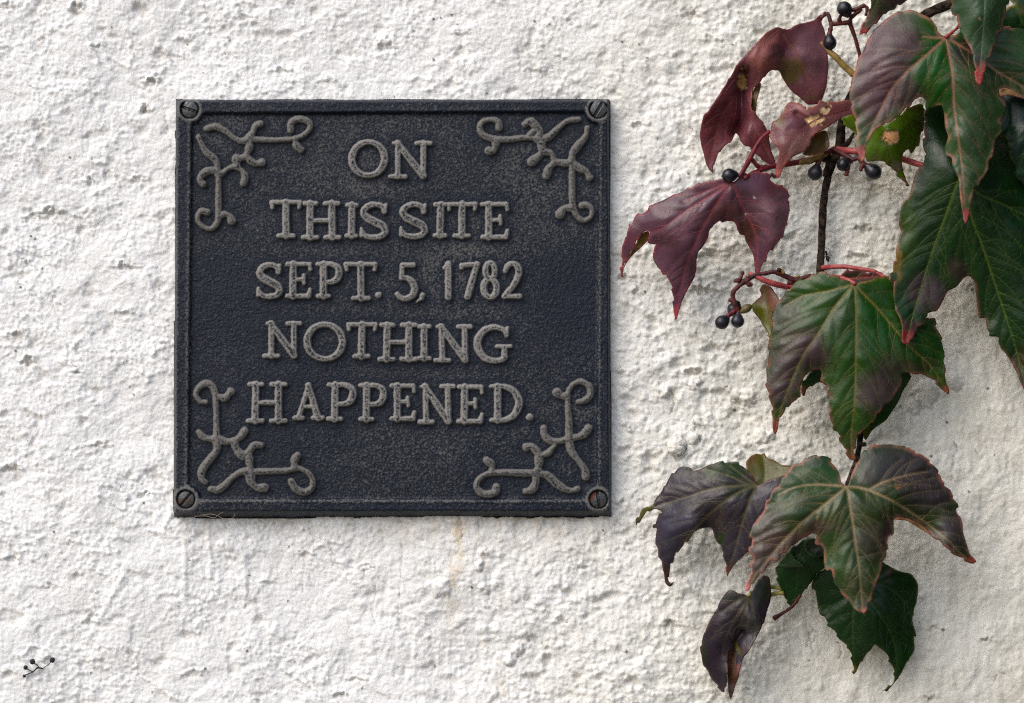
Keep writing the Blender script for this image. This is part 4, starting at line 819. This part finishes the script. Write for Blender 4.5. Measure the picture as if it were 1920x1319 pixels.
L10 = leaf('green three-lobed leaf with purple left lobe in the middle of the vine', 'E',
 [(735,140),(700,132),(640,105),(560,75),(510,70),(470,85),(440,105),(390,115),(340,150),(300,190),(270,230),(235,265),(210,300),(200,350),(188,370),(200,400),(195,450),(180,510),(170,570),(182,600),(170,660),(165,730),(160,800),(175,850),(190,910),(200,1000),(205,1080),(218,1130),(235,1100),(250,1030),(285,970),(330,920),(370,900),(385,850),(390,800),(410,755),(440,725),(500,705),(522,720),(515,780),(545,800),(560,850),(580,890),(575,960),(580,1020),(600,1095),(625,1110),(640,1160),(670,1220),(690,1270),(725,1305),(740,1290),(735,1240),(750,1170),(780,1110),(830,1080),(860,1040),(900,980),(935,940),(980,900),(1000,870),(1030,830),(1050,770),(1040,740),(1080,725),(1130,740),(1170,735),(1220,755),(1260,780),(1300,830),(1335,865),(1350,850),(1340,800),(1325,750),(1330,700),(1315,650),(1325,610),(1310,570),(1310,520),(1285,460),(1265,400),(1260,370),(1210,370),(1180,410),(1100,350),(1030,250),(1000,150),(960,100),(910,100),(850,120),(790,132),(755,142)],
 (738,150), [[(738,150),(680,210),(600,310),(500,470),(400,620),(310,820),(260,950),(218,1120)],[(738,150),(745,280),(748,420),(745,640),(738,900),(715,1130),(722,1295)],[(738,150),(800,220),(870,290),(980,420),(1100,560),(1230,680),(1338,855)],[(738,150),(640,175),(540,200),(400,225),(280,290)],[(738,150),(850,125),(950,105)]],
 [(738,150,142),(510,75,126),(260,240,110),(190,380,104),(170,600,112),(160,800,116),(218,1130,118),(400,620,142),(300,850,130),(500,710,126),(560,850,128),(590,1060,124),(725,1300,122),(745,640,150),(735,950,142),(960,900,130),(1050,760,120),(1100,560,128),(1335,860,100),(1310,570,102),(1230,380,96),(960,110,118),(900,450,138),(600,450,146)],
 (.030,.072,.020), [(430,230,200,(.030,.070,.014),80,.7),(270,330,130,(.028,.026,.016),140,.7),(300,590,230,(.036,.028,.024),110,.75),(260,800,150,(.056,.030,.042),180,.85),(470,580,130,(.052,.028,.038),170,.9),(330,660,80,(.042,.020,.026),200,.6),(620,400,90,(.038,.065,.030),160,.6),(620,620,90,(.045,.090,.040),260,.6),(900,850,190,(.062,.034,.044),170,.8),(960,680,130,(.050,.045,.042),110,.7),(870,440,130,(.022,.075,.016),220,.6),(1130,690,130,(.042,.022,.020),60,.7),(1200,520,150,(.016,.046,.014),170,.7),(640,1050,70,(.035,.068,.025),200,.7),(300,470,140,(.036,.016,.014),40,.6),(750,1200,90,(.05,.03,.02),120,.6)],
 [(218,1120,100,(.27,.022,.040)),(1340,855,52,(.30,.05,.03)),(722,1300,70,(.17,.05,.02))], edge=(.20,.065,.040), vein=(.17,.145,.045), side=[[(610,300),(500,320),(400,345),(250,420)],[(490,475),(390,490),(280,515)],[(405,610),(310,605),(215,640)],[(748,420),(690,460),(640,505)],[(748,425),(800,480),(860,560),(960,650)],[(742,720),(680,760),(620,800)],[(740,930),(670,960),(620,1040)]], wave=6, puff=7)

# --- the lower leaves ------------------------------------------------------
L16 = leaf('dark bottle green leaf with a curled thread-like tip, lowest on the right', 'H',
 [(920,440),(915,400),(940,340),(970,300),(1010,285),(1100,200),(1250,120),(1480,232),(1560,280),(1620,300),(1680,312),(1720,350),(1742,400),(1740,480),(1725,550),(1705,620),(1700,680),(1715,740),(1728,805),(1712,800),(1715,900),(1680,970),(1640,1030),(1610,1090),(1572,1145),(1535,1192),(1492,1222),(1460,1227),(1490,1210),(1535,1170),(1560,1110),(1545,1040),(1525,1000),(1500,940),(1465,905),(1440,890),(1405,865),(1380,900),(1340,940),(1310,990),(1270,1060),(1243,1090),(1235,1030),(1225,960),(1200,890),(1140,830),(1090,760),(1050,720),(1020,650),(985,630),(965,570),(955,500),(940,440)],
 (1300,420), [[(1300,420),(1250,540),(1235,700),(1240,900),(1245,1080)],[(1300,420),(1370,530),(1450,640),(1540,800),(1575,1000),(1550,1140)],[(1300,420),(1420,395),(1550,450),(1650,550),(1700,700)],[(1300,420),(1150,520),(1010,600)]],
 [(1300,420,92),(920,420,66),(960,560,60),(1100,760,66),(1243,1090,58),(1220,900,74),(1400,870,74),(1480,1225,40),(1570,1100,56),(1700,950,50),(1720,800,48),(1700,660,62),(1740,420,52),(1650,320,64),(1500,240,76),(1450,650,90),(1240,650,86)],
 (.010,.036,.011), [(1530,300,16,(.10,.010,.010),55,.9),(1260,860,90,(.018,.040,.012),120,.6)], [(1243,1085,75,(.17,.10,.015))], edge=(.075,.075,.022), vein=(.045,.085,.030), wave=7, puff=6, side=[[(1420,395),(1500,360),(1600,350)],[(1240,620),(1150,640),(1060,690)]])
L17 = leaf('small shaded green leaf tucked behind the big lower leaf', 'H', [(640,260),(700,200),(740,140),(800,90),(860,50),(940,40),(1000,100),(1030,250),(960,310),(940,350),(900,400),(870,440),(835,490),(790,560),(780,585),(750,560),(710,510),(690,460),(665,410),(645,330),(637,290)],
 None, [[(860,60),(820,240),(800,400),(780,575)]], [(640,260,66),(940,40,96),(780,585,56),(1000,250,86),(820,250,92),(860,430,70)], (.012,.048,.011), [(800,120,90,(.006,.016,.007),80,.8),(950,120,60,(.018,.045,.02),40,.7)], edge=(.04,.085,.02), vein=(.03,.075,.02),
 folds=[([(655,258),(700,192),(742,148),(790,205),(860,255),(800,262),(740,266)],14,(.020,.050,.022)),([(865,70),(940,45),(1010,100),(1000,180),(940,190),(880,150)],12,(.035,.055,.035))])
L14 = leaf('small olive leaf lobe standing up behind the lower left leaf', 'F', [(960,250),(965,200),(1000,155),(1040,140),(1095,145),(1110,130),(1145,175),(1200,190),(1250,225),(1330,235),(1400,260),(1350,380),(1180,420),(1090,430),(1050,390),(1000,310)],
 None, [[(1100,420),(1120,300),(1100,150)]], [(960,240,84),(1100,140,70),(1400,260,100),(1090,430,100)], (.075,.075,.016), [(1000,190,70,(.09,.045,.014),60,.8),(1130,220,90,(.06,.045,.012),50,.5)], edge=(.12,.055,.015), vein=(.11,.10,.03), vamp=.5, auto=False, spots=[(1228,258,5,5,(.01,.01,.008)),(1100,300,4,4,(.01,.01,.008))])
L13 = leaf('slate purple leaf with a hooked tip, lower left beside the plaque corner', 'F',
 [(1060,395),(1030,350),(990,300),(950,250),(900,215),(840,205),(770,200),(700,215),(640,235),(580,265),(530,275),(500,250),(450,245),(400,265),(360,295),(330,340),(290,400),(275,440),(240,480),(210,520),(200,550),(180,570),(130,580),(90,620),(60,680),(55,730),(72,712),(102,672),(150,620),(200,590),(240,600),(260,620),(240,660),(210,710),(195,745),(225,750),(215,800),(215,880),(235,920),(240,990),(265,1020),(275,1090),(290,1150),(295,1200),(325,1232),(355,1220),(366,1192),(347,1205),(325,1195),(322,1150),(345,1060),(380,970),(430,910),(480,860),(540,780),(600,755),(670,745),(690,780),(710,840),(735,880),(755,890),(770,960),(790,1030),(800,1100),(805,1152),(830,1110),(870,1050),(920,1000),(970,950),(1040,900),(1150,700),(1280,450),(1350,350),(1300,310),(1200,340),(1120,370)],
 (1055,400), [[(1055,400),(930,400),(780,410),(650,435),(500,485),(350,530),(200,575)],[(1055,400),(980,420),(880,465),(740,565),(620,670),(530,770),(430,900),(360,1030),(312,1195)],[(1055,400),(1010,480),(970,590),(930,710),(880,900),(806,1145)],[(1055,400),(960,385),(850,330),(640,265)],[(1055,400),(980,350),(900,290),(790,210)]],
 [(1055,400,118),(770,205,108),(530,280,92),(400,270,76),(240,480,66),(60,700,36),(180,575,66),(250,620,66),(200,740,56),(220,880,56),(260,1020,52),(320,1220,40),(480,480,100),(400,600,90),(330,800,84),(560,740,112),(650,750,84),(440,900,84),(720,860,80),(805,1150,66),(900,700,120),(960,950,104),(1300,330,120),(750,560,122),(640,340,108)],
 (.030,.023,.034), [(770,260,290,(.022,.048,.018),80,.85),(900,420,170,(.026,.036,.016),60,.7),(460,370,170,(.036,.030,.038),100,.8),(380,680,200,(.038,.034,.058),120,.8),(320,880,140,(.034,.031,.054),160,.8),(480,260,60,(.020,.045,.012),30,.8),(250,620,30,(.03,.075,.01),30,.8),(120,620,90,(.12,.14,.02),110,.9),(740,830,50,(.022,.060,.014),70,.8),(880,900,100,(.038,.032,.050),130,.7),(700,690,160,(.036,.018,.020),60,.6),(290,1120,45,(.045,.012,.016),110,.8)],
 [(805,1145,90,(.26,.025,.022)),(330,1225,40,(.03,.010,.012))], edge=(.10,.045,.035), edgew=2.4, vein=(.13,.115,.050), vamp=.85, side=[[(765,530),(640,535),(520,560),(400,620)],[(765,550),(765,600),(745,680)],[(600,440),(520,330),(450,300)],[(480,490),(400,450),(320,430)],[(620,670),(480,690),(330,720)],[(500,800),(400,820),(260,870)]], wave=7, puff=7)
L18 = leaf('dark purple folded leaf with a pink point, lowest on the left', 'H', [(430,488),(400,475),(350,465),(310,445),(270,445),(230,490),(200,540),(180,590),(150,640),(120,700),(90,760),(65,830),(55,900),(65,960),(75,1020),(100,1050),(130,1110),(180,1180),(232,1235),(245,1200),(258,1120),(265,1000),(268,930),(290,905),(315,890),(325,905),(330,1000),(345,1108),(365,1040),(380,980),(430,910),(480,820),(520,750),(555,670),(575,600),(600,500),(600,400),(580,345),(550,330),(515,340),(490,390),(450,440)],
 (430,490), [[(430,490),(380,570),(330,650),(280,740),(240,850),(225,940)],[(430,490),(400,600),(370,680),(350,760)],[(430,490),(455,580),(475,680),(480,740)],[(430,490),(330,530),(230,600)]],
 [(430,490,96),(280,450,92),(180,590,80),(60,880,60),(100,1050,56),(232,1235,50),(260,1000,70),(240,800,92),(310,890,78),(330,820,82),(345,1105,92),(430,900,100),(560,660,92),(600,450,74),(550,335,70),(470,680,112),(390,760,80)],
 (.022,.015,.022), [(500,450,110,(.024,.030,.020),130,.8),(300,500,90,(.020,.028,.017),60,.7),(450,720,80,(.045,.050,.050),70,.7),(180,850,120,(.026,.019,.030),150,.6),(400,920,70,(.050,.030,.030),90,.7),(80,960,30,(.03,.045,.012),120,.6),(332,850,14,(.006,.005,.004),40,.8),(350,880,14,(.10,.10,.015),60,.8)],
 [(345,1095,68,(.46,.10,.10))], edge=(.07,.035,.03), vein=(.10,.085,.04), vamp=.7, wave=6, puff=5, creases=[([(330,930),(335,850),(380,770)],9,5)],
 folds=[([(275,905),(300,868),(335,862),(332,960),(338,1060),(350,1112),(320,1190),(290,1285),(275,1250),(266,1150),(262,1050)],-18,(.085,.035,.018))])
L15 = leaf('broad green and purple leaf with pink edges, largest of the lower leaves', 'G',
 [(795,352),(765,320),(750,270),(720,210),(680,155),(630,135),(560,135),(510,150),(475,190),(420,195),(385,240),(345,285),(320,330),(270,390),(250,420),(215,480),(200,530),(160,590),(120,640),(100,690),(95,730),(122,735),(110,780),(95,830),(120,870),(105,930),(110,970),(90,1040),(65,1080),(70,1115),(90,1110),(120,1060),(170,1010),(220,950),(270,890),(290,905),(330,860),(380,820),(440,770),(500,730),(550,705),(580,705),(585,740),(575,780),(620,795),(640,820),(640,900),(655,970),(690,965),(705,1010),(715,1060),(745,1095),(775,1150),(820,1190),(850,1240),(890,1270),(920,1283),(950,1260),(970,1210),(990,1160),(1015,1090),(1030,1040),(1060,970),(1065,910),(1090,870),(1100,810),(1105,750),(1140,700),(1150,640),(1150,600),(1180,585),(1250,595),(1310,620),(1380,665),(1410,710),(1450,745),(1480,750),(1510,790),(1560,830),(1620,870),(1690,910),(1740,928),(1740,900),(1700,840),(1675,770),(1655,700),(1650,640),(1635,590),(1610,550),(1610,490),(1575,430),(1555,380),(1500,320),(1490,280),(1440,210),(1390,160),(1340,120),(1265,90),(1260,75),(1190,65),(1140,55),(1080,55),(1015,50),(960,80),(920,120),(890,170),(860,230),(835,290),(815,350)],
 (805,360), [[(805,360),(730,420),(650,485),(480,620),(330,770),(230,890),(140,1000),(75,1105)],[(805,360),(825,480),(845,600),(865,750),(885,880),(905,1050),(920,1275)],[(805,360),(880,365),(960,385),(1140,465),(1350,600),(1530,740),(1640,850),(1740,922)],[(805,360),(700,350),(560,345),(430,365),(300,420)],[(960,385),(1080,325),(1250,275),(1400,250)]],
 [(805,360,180),(600,140,160),(480,190,158),(345,290,160),(200,530,168),(95,730,172),(70,1110,196),(270,890,182),(480,620,192),(580,710,180),(640,880,180),(720,1060,186),(920,1280,206),(860,750,202),(890,1000,210),(1060,960,184),(1140,680,172),(1150,600,170),(1140,465,186),(1400,690,146),(1740,925,130),(1530,740,162),(1640,600,136),(1480,270,140),(1260,80,142),(1015,55,150),(1250,350,172),(880,200,160),(700,550,194),(420,430,180)],
 (.036,.058,.026), [(560,280,250,(.024,.060,.018),170,.85),(620,170,110,(.022,.045,.018),60,.7),(400,540,200,(.034,.060,.028),140,.7),(230,700,150,(.058,.046,.042),220,.8),(200,870,110,(.075,.050,.052),160,.75),(400,770,220,(.062,.034,.030),90,.85),(600,650,170,(.055,.030,.024),70,.7),(690,540,120,(.042,.060,.018),110,.7),(930,560,150,(.038,.050,.020),130,.7),(740,850,110,(.040,.080,.030),170,.7),(980,760,130,(.052,.042,.034),160,.7),(900,1100,140,(.050,.062,.034),170,.8),(1100,700,50,(.042,.018,.026),170,.8),(1250,220,330,(.038,.030,.034),170,.9),(1400,400,230,(.036,.026,.034),170,.85),(1570,700,120,(.045,.030,.040),190,.8),(1050,150,170,(.034,.036,.034),120,.6),(1010,80,70,(.022,.040,.018),30,.7),(1250,560,170,(.034,.040,.022),60,.8),(1480,740,120,(.030,.042,.020),60,.7),(950,290,90,(.034,.022,.022),50,.6)],
 [(72,1105,80,(.58,.15,.17)),(1738,920,90,(.42,.06,.05)),(925,1280,45,(.40,.16,.12))], edge=(.34,.12,.09), edgew=3.4, vein=(.26,.19,.10), side=[[(820,505),(770,535),(730,570),(690,640)],[(842,555),(960,580),(1040,625)],[(1140,465),(1150,530),(1155,580)],[(950,385),(950,460)],[(650,485),(560,480),(460,490)],[(480,620),(380,610),(280,640)],[(860,750),(780,790),(690,880)],[(885,880),(1000,850),(1080,830)],[(1140,465),(1300,410),(1540,380)],[(1350,600),(1480,490),(1600,480)]], wave=7, puff=8, spots=[(1165,365,18,22,(.20,.11,.05)),(715,490,6,6,(.30,.28,.12)),(600,567,6,6,(.30,.28,.12)),(195,680,6,6,(.5,.5,.48))],
 folds=[([(1152,602),(1182,586),(1252,596),(1312,622),(1382,668),(1412,712),(1340,665),(1250,612),(1185,603)],3,(.16,.13,.03))])

# --- stems, petioles, fruit ------------------------------------------------
def T(v, pts, dep, rad, mat, parent=vine, name='stem', seed=1, **k):
    p = vw(v, [q[:2] for q in pts]); n = len(p)
    dd = np.interp(np.linspace(0, 1, n), np.linspace(0, 1, len(dep)), dep) if hasattr(dep, '__len__') else np.full(n, dep)
    rr = np.interp(np.linspace(0, 1, n), np.linspace(0, 1, len(rad)), rad) if hasattr(rad, '__len__') else np.full(n, rad)
    return tube(name, [(a[0], a[1], d, r) for a, d, r in zip(p, dd, rr)], mat, parent, seed=seed, **k)
# woody stem: one bent shoot that comes in at the top right and passes behind the leaves
T('P', [(2120,-260),(1960,-120),(1850,-25),(1781,8),(1756,18),(1732,30),(1690,70),(1640,120),(1595,180),(1578,235),(1574,275),(1562,305),(1552,334),(1546,365),(1543,396),(1541,440),(1540,470),(1538,508),(1550,580),(1580,700),(1612,800),(1613,822),(1606,862),(1597,888),(1588,908)],
  [60,60,60,60,52,44,36,32,32,34,34,32,30,30,30,32,36,40,50,64,86,98,112,140,172], [16,14,11,10,9.5,9,8.5,8,7.6,8.2,9,7.2,7.2,6.8,7.4,7,6.8,7.4,6.5,6,5.6,5.4,5,4.8,3.5], M_BARK, name='woody_stem', seg=14, rough=.06, seed=3)
T('A', [(1240,945),(1195,1025),(1150,1062)], 38, [2.0, 5, 5.5], M_BARK, name='twig', seed=4)
T('G', [(905,60),(942,50)], [106,110], [3.2, 4.2], M_BARK, name='bud', seed=5)
T('H', [(625,662),(690,622),(770,565),(830,480)], [42,50,60,66], [4.8,3.0,3.2,3.2], M_DRED, name='twig', seed=6)
T('K', [(1140,410),(1080,540),(1050,580)], 40, [9,6,2.5], M_BARK, name='bud', seed=7)
T('K', [(1040,380),(1180,360),(1230,340)], 46, [6,8,6], M_BARK, name='node', seed=8)
# leaf stalks, each under its leaf
T('A', [(395,1295),(470,1255),(560,1222),(640,1200),(740,1185),(850,1165),(980,1130),(1090,1068)], [128,110,92,80,72,66,56,44], [4.2,4.6,5,5.4,5.6,6,6,5], M_RED, L3, 'petiole')
T('A', [(820,1178),(900,1160),(980,1130),(1030,1110)], [72,66,60,54], [4.5,6.6,6.4,4], M_OLIV, L3, 'petiole')
T('A', [(985,250),(1045,312),(1100,360),(1150,415),(1240,495),(1330,560)], [80,80,84,84,84,80], [4.6,5.8,6,6,6.6,6.4], M_OLIV, L1, 'petiole')
T('K', [(1210,255),(1330,275),(1480,285),(1600,290)], [44,60,74,80], [6,6.4,6.6,6.6], M_PINK, L7, 'petiole')
T('B', [(410,1150),(500,1180),(600,1210),(740,1230)], [70,72,84,100], 6.0, M_PINK, L8, 'petiole')
T('E', [(520,45),(590,38),(680,38),(780,52),(860,66),(940,110)], [40,60,74,84,90,96], [5.5,4.6,4.4,4.2,4,4], M_PINK, L12c, 'petiole')
T('E', [(600,95),(650,108),(700,128),(742,148)], [110,122,134,144], [3.2,3.8,4.2,3.6], M_PINK, L10, 'petiole')
T('M', [(530,522),(610,555),(700,600),(800,635),(900,662),(980,678),(1080,660)], [82,90,94,92,86,80,80], [3.2,4.6,5.4,5.8,5.8,5.4,4.5], M_PINK, L11, 'petiole')
T('B', [(750,270),(800,235),(835,200),(860,140)], [217,206,196,186], [3.4,2.6,2.4,2.4], M_PINK, L4, 'petiole')
for e in ((790,250),(815,245)): T('B', [(752,270),e,(850,205 if e[0]==790 else 225)], [217,208,200], .55, M_OLIV, L4, 'vein_hair')
T('H', [(590,482),(640,468),(700,464)], [60,62,66], [4,4,4], M_YEL, L18, 'petiole')
T('H', [(425,488),(500,430),(600,418),(690,432)], [96,70,56,58], [2.6,3,3.4,4], M_YEL, L18, 'petiole')

def cluster(label, stalks, berries, green=()):
    c = T(*stalks[0][:5], parent=vine, name='fruit_stalk', seed=11); c['label'] = label
    for i, s in enumerate(stalks[1:]): T(*s[:5], parent=c, name='side_stalk', seed=12 + i, rough=.12)
    for (px, py, d, r, nk) in berries: berry(px, py, d, r, c, neck=nk)
    for (px, py, d, r, nk) in green: berry(px, py, d, r, c, M_UNRIPE, nk, 1.35)
    return c
cluster('red fruit stalk with a round black berry at the top edge',
 [('A', [(1300,400),(1280,320),(1250,210),(1215,115),(1205,95),(1140,100),(1070,105),(1062,90),(1035,25),(985,60)], [70,72,76,80,82,84,84,84,82,78], [3.6,3.6,3.8,4.4,5,4.2,4.6,4,3.8,3], M_DRED),
  ('A', [(1210,98),(1218,60),(1262,18),(1300,-10)], [82,84,88,90], [4,4,4,4], M_DRED), ('B', [(55,75),(100,70),(150,45),(178,62),(168,115)], [88,90,92,92,92], [3.4,4,4,3.4,2.6], M_DRED),
  ('A', [(1140,100),(1128,70),(1138,40)], [84,88,92], [4,3.6,3], M_DRED), ('A', [(1068,108),(1058,150),(1050,190)], [84,84,84], [4.2,4.2,4.8], M_DRED), ('A', [(1030,25),(1008,18)], 82, [3.6,2.4], M_DRED)],
 [(1583,17,96,14,(1592,30)),(1556,81,84,13.2,(1554,55))])
cluster('bright red fruit stalk with one purple berry above the lower left purple leaf',
 [('A', [(350,1285),(375,1255),(405,1205),(440,1140),(480,1060),(530,985),(590,935)], [132,130,122,110,104,100,96], [3.6,4,4.4,4.8,3.8,3.8,4], M_RED), ('A', [(440,1140),(480,1185),(515,1215),(560,1205)], [110,104,98,92], [3.6,4,5,4], M_RED)],
 [(1367,329.5,134,13.2,(1384,328))])
cluster('dark fruit stalks with three black berries at the stem node',
 [('K', [(1180,262),(1260,300),(1340,350),(1400,380),(1470,362),(1530,430),(1590,470)], [48,56,66,72,76,78,78], [4.4,5,5.4,4.6,5,5,4], M_DRED),
  ('K', [(1160,262),(1080,300),(1030,345),(990,420),(975,460)], [48,54,60,64,66], [4,4.6,5,4.6,5], M_DRED), ('K', [(1365,370),(1350,470),(1320,570)], [70,72,74], [4,3.6,4.4], M_DRED), ('K', [(1530,430),(1510,470),(1495,515)], [78,80,80], [4.4,4,3.6], M_DRED), ('K', [(1380,370),(1370,420)], 70, [4.5,4.5], M_DRED),
  ('K', [(395,600),(430,560),(470,600)], [100,98,96], [2.5,3.4,3.2], M_DRED)],
 [(1528.5,325,66,13.4,(1534,306)),(1581,309,74,12.4,(1590,298)),(1638,322.5,80,15.2,(1622,309))])
cluster('knobbly red fruit stalk with three black berries and a green one left of the middle leaf',
 [('M', [(1260,545),(1130,590),(1060,600),(980,565),(900,530),(820,502),(740,518),(640,535),(560,565),(470,620),(400,680),(345,740),(340,800),(360,870),(390,940),(400,985)], [84,84,84,86,88,92,92,92,92,92,92,92,90,90,88,88], [4,5,6,5,5,4.4,4,4,4.6,5.2,4,4.6,4.4,4.6,4.4,4], M_DRED),
  ('M', [(455,500),(445,550),(410,600),(360,610)], 94, [3.8,3,4.4,3.6], M_DRED), ('M', [(490,600),(530,650),(565,655)], 94, [4,4.6,4], M_DRED), ('M', [(345,850),(295,832)], 90, [4.2,3.4], M_DRED), ('M', [(520,560),(515,600)], 94, [4,4.5], M_DRED),
  ('M', [(395,950),(330,985),(270,1030)], [88,92,94], [4,4.4,4.4], M_RED), ('M', [(1000,575),(1050,610),(990,640)], [86,84,82], [4,5.5,4], M_DRED), ('M', [(400,960),(405,1020)], [88,92], [3.6,3.4], M_DRED), ('M', [(880,500),(890,470)], 94, [3,5], M_BARK), ('M', [(905,480),(940,520)], 92, [3.4,4], M_OLIV), ('M', [(1070,570),(1120,552),(1145,570)], 86, [2.2,2,1], M_OLIV)],
 [(1353.4,605,94,12.6,(1364,596)),(1383,603,92,11.9,(1384,590)),(1377,580.5,74,13.2,(1380,574))], [(1399.5,579,88,8.2,(1389,586))])

# foliage of the vine added out of view, massed deep to shade the right wall
def shade_leaves(n):
    rng = np.random.default_rng(5); base = []
    ang = np.radians([90, 118, 140, 172, 200, 232, 250, 270, 290, 308, 340, 8, 40, 62]); rad = np.array([.16, .55, .62, .95, .55, .70, .52, 1.25, .52, .70, .55, .95, .62, .55])
    pts = np.stack([np.cos(ang) * rad, np.sin(ang) * rad], -1); V, F, C = [], [], []
    while len(V) < n:
        px, py = rng.uniform(1350, 4300), rng.uniform(-2600, 3600); s = rng.uniform(120, 250)
        ex = px - 1.2 * s - 1960; ey = -1.25 * s - py if px > 1600 + 0.25 * max(0, -py) else -1
        e = max(ex, ey)                                    # how far outside the picture the leaf hangs
        if e < 0: continue
        dep = rng.uniform(60, min(90 + 1.9 * e, 1500)); rot = rng.normal(0, .5); ca, sa = math.cos(rot), math.sin(rot)
        q = pts @ np.array([[ca, sa], [-sa, ca]]) * s
        dz = -0.28 * np.hypot(q[:, 0], q[:, 1]) + 0.45 * (q[:, 1]) * rng.uniform(.2, 1.0) + q[:, 0] * rng.normal(0, .35)
        x = (px - 960 + q[:, 0]) * PX; z = 1.5 - (py - 659.5 - q[:, 1]) * PX; y = -(np.maximum(dep + dz, 25)) * PX
        k = sum(len(a) for a in V); V.append(np.vstack([[((px - 960) * PX, -(dep + 10) * PX, 1.5 - (py - 659.5) * PX)], np.stack([x, y, z], -1)]))
        m = len(pts); F += [(k, k + 1 + i, k + 1 + (i + 1) % m) for i in range(m)]
        col = np.array([DGREEN, GREEN, PURP, DPURP, BGREEN, GREEN][rng.integers(6)]) * rng.uniform(.7, 1.2); C.append(np.tile(col, (m + 1, 1)))
    me = mesh_np('shade_foliage', np.concatenate(V), np.array(F)); cattr(me, 'col', np.concatenate(C))
    o = link('shade_foliage', me, [LF, LB], vine); s_ = o.modifiers.new('thickness', 'SOLIDIFY'); s_.thickness = 2 * PX; s_.material_offset = 1
    return tag(o, 'unseen mass of vine leaves added beyond the picture edge to shade the wall', kind='stuff')
shade_leaves(1500)
T('P', [(2600,7400),(2560,5200),(2480,3600),(2540,2200),(2460,900),(2400,0),(2300,-300),(2120,-260)], [60,50,50,55,50,60,60,60], [60,50,46,40,34,28,22,16], M_BARK, name='trunk', seg=14, rough=.1, seed=23)

# ------------------------------------------------------------------ small things
pm = Mat('painted_over_plug'); pm.set(Base_Color=pm.mix(pm.ramp(pm.noise(300, 4), .52, .62), (.74, .72, .665), (.36, .33, .29)), Roughness=.7, Normal=pm.bump(pm.noise(500, 4), .0006))
gx, gy = np.meshgrid(np.arange(-23, 23.1, 1.4), np.arange(-23, 23.1, 1.4)); rr = np.hypot(gx, gy) / 19 + .06 * noise(gx / 8, gy / 8, 3)
hh = 19 * np.sqrt(np.clip(1 - (rr * .96) ** 2, 0, 1)) - 2.5 * np.exp(-((gx + 1) ** 2 + (gy + 1) ** 2) / 34) + 1.1 * fbm(gx / 6, gy / 6, 8, 2)
wh = float(wall_h(1269, 837)); F_ = grid_faces(*gx.shape); F_ = F_[(rr.reshape(-1)[F_] < 1.04).all(1)]
me = mesh_np('wall_plug', at(1269 + gx, 837 + gy, wh - 6 + hh).reshape(-1, 3), F_)
me2 = compact(at(1269 + gx, 837 + gy, wh - 6 + hh).reshape(-1, 3), F_); me = mesh_np('wall_plug', me2[0], me2[1])
tag(link('wall_plug', me, pm.m), 'round paint-covered plug in the wall right of the plaque', 'wall plug')

dm_ = Mat('dried_fruit'); dm_.set(Base_Color=dm_.mix(dm_.noise(900, 3), (.006, .005, .009), (.022, .018, .026)), Roughness=.75, Normal=dm_.bump(dm_.noise(1500, 2), .0003))
w0 = float(np.max([wall_h(x, y) for x in range(40, 104, 6) for y in range(1232, 1272, 6)])) + 1
spr = empty('berry_sprig', at(72, 1255, w0).tolist()); tag(spr, 'tiny dried sprig of dark berries stuck to the lower left wall', 'sprig')
tube('stalk', [(45.5,1267,w0+2,1.2),(62,1260,w0+3,1.3),(70,1253,w0+4,1.6),(80,1254,w0+2,1.4)], dm_.m, spr)
tube('stalk', [(48,1253,w0+4,.9),(57,1258,w0+3,.9),(63,1260,w0+2,.9)], dm_.m, spr); tube('stalk', [(61,1242,w0+4,.9),(70,1248,w0+3,.9),(73,1253,w0+2,.9)], dm_.m, spr); tube('stalk', [(80,1254,w0+2,.8),(90,1247,w0+2,.8),(97,1240,w0+4,.8)], dm_.m, spr)
for (x, y, r) in [(61,1241,5.2),(48,1252,4.3),(45.5,1268,3.0),(98,1238,5.2)]: berry(x, y, w0 + 4, r, spr, dm_.m)

im = Mat('dark_insect'); im.set(Base_Color=(.012, .010, .009), Roughness=.45)
ins0 = empty('insect', at(1551, 482, 24).tolist()); tag(ins0, 'tiny dark insect clinging beside the woody vine stem', 'insect')
V0 = tube('body', [(1553,492,30,.8),(1552.5,488,31,3.0),(1551,483,31,3.2),(1550,479.5,30,1.2),(1549.5,476,30,2.0),(1548.5,472.5,30,1.9),(1548,470,29,.6)], im.m, ins0, sub=4)
for pts in ([(1550,477,30),(1555,474,34),(1557,471,26),(1552,466,16)],[(1549,474,30),(1551,468,34),(1548,464,20)],[(1550,479,30),(1555,477,34),(1559,480,18)],[(1550,478,30),(1545,476,33),(1543,471,26)],[(1550,480,30),(1546,483,32),(1544,489,26)],[(1551,480,30),(1556,484,33),(1557,489,18)]):
    tube('leg', [(*p, .55) for p in pts], im.m, ins0, seg=6, sub=3)
fm = Mat('dry_fibre'); fm.set(Base_Color=(.30, .25, .18), Roughness=.7)
fp = np.array([(240,1225),(330,1222),(405,1236),(455,1200),(520,1180),(568,1205),(555,1238),(480,1243),(420,1215),(370,1206),(300,1214)]) / 4.398 + np.array([310, 690])
tag(tube('grass_fibre', [(p[0], p[1], 30 + 4 * math.sin(i), .4) for i, p in enumerate(fp)], fm.m, None, seg=6), 'thin pale looped fibre caught under the lower left plaque edge', 'fibre')
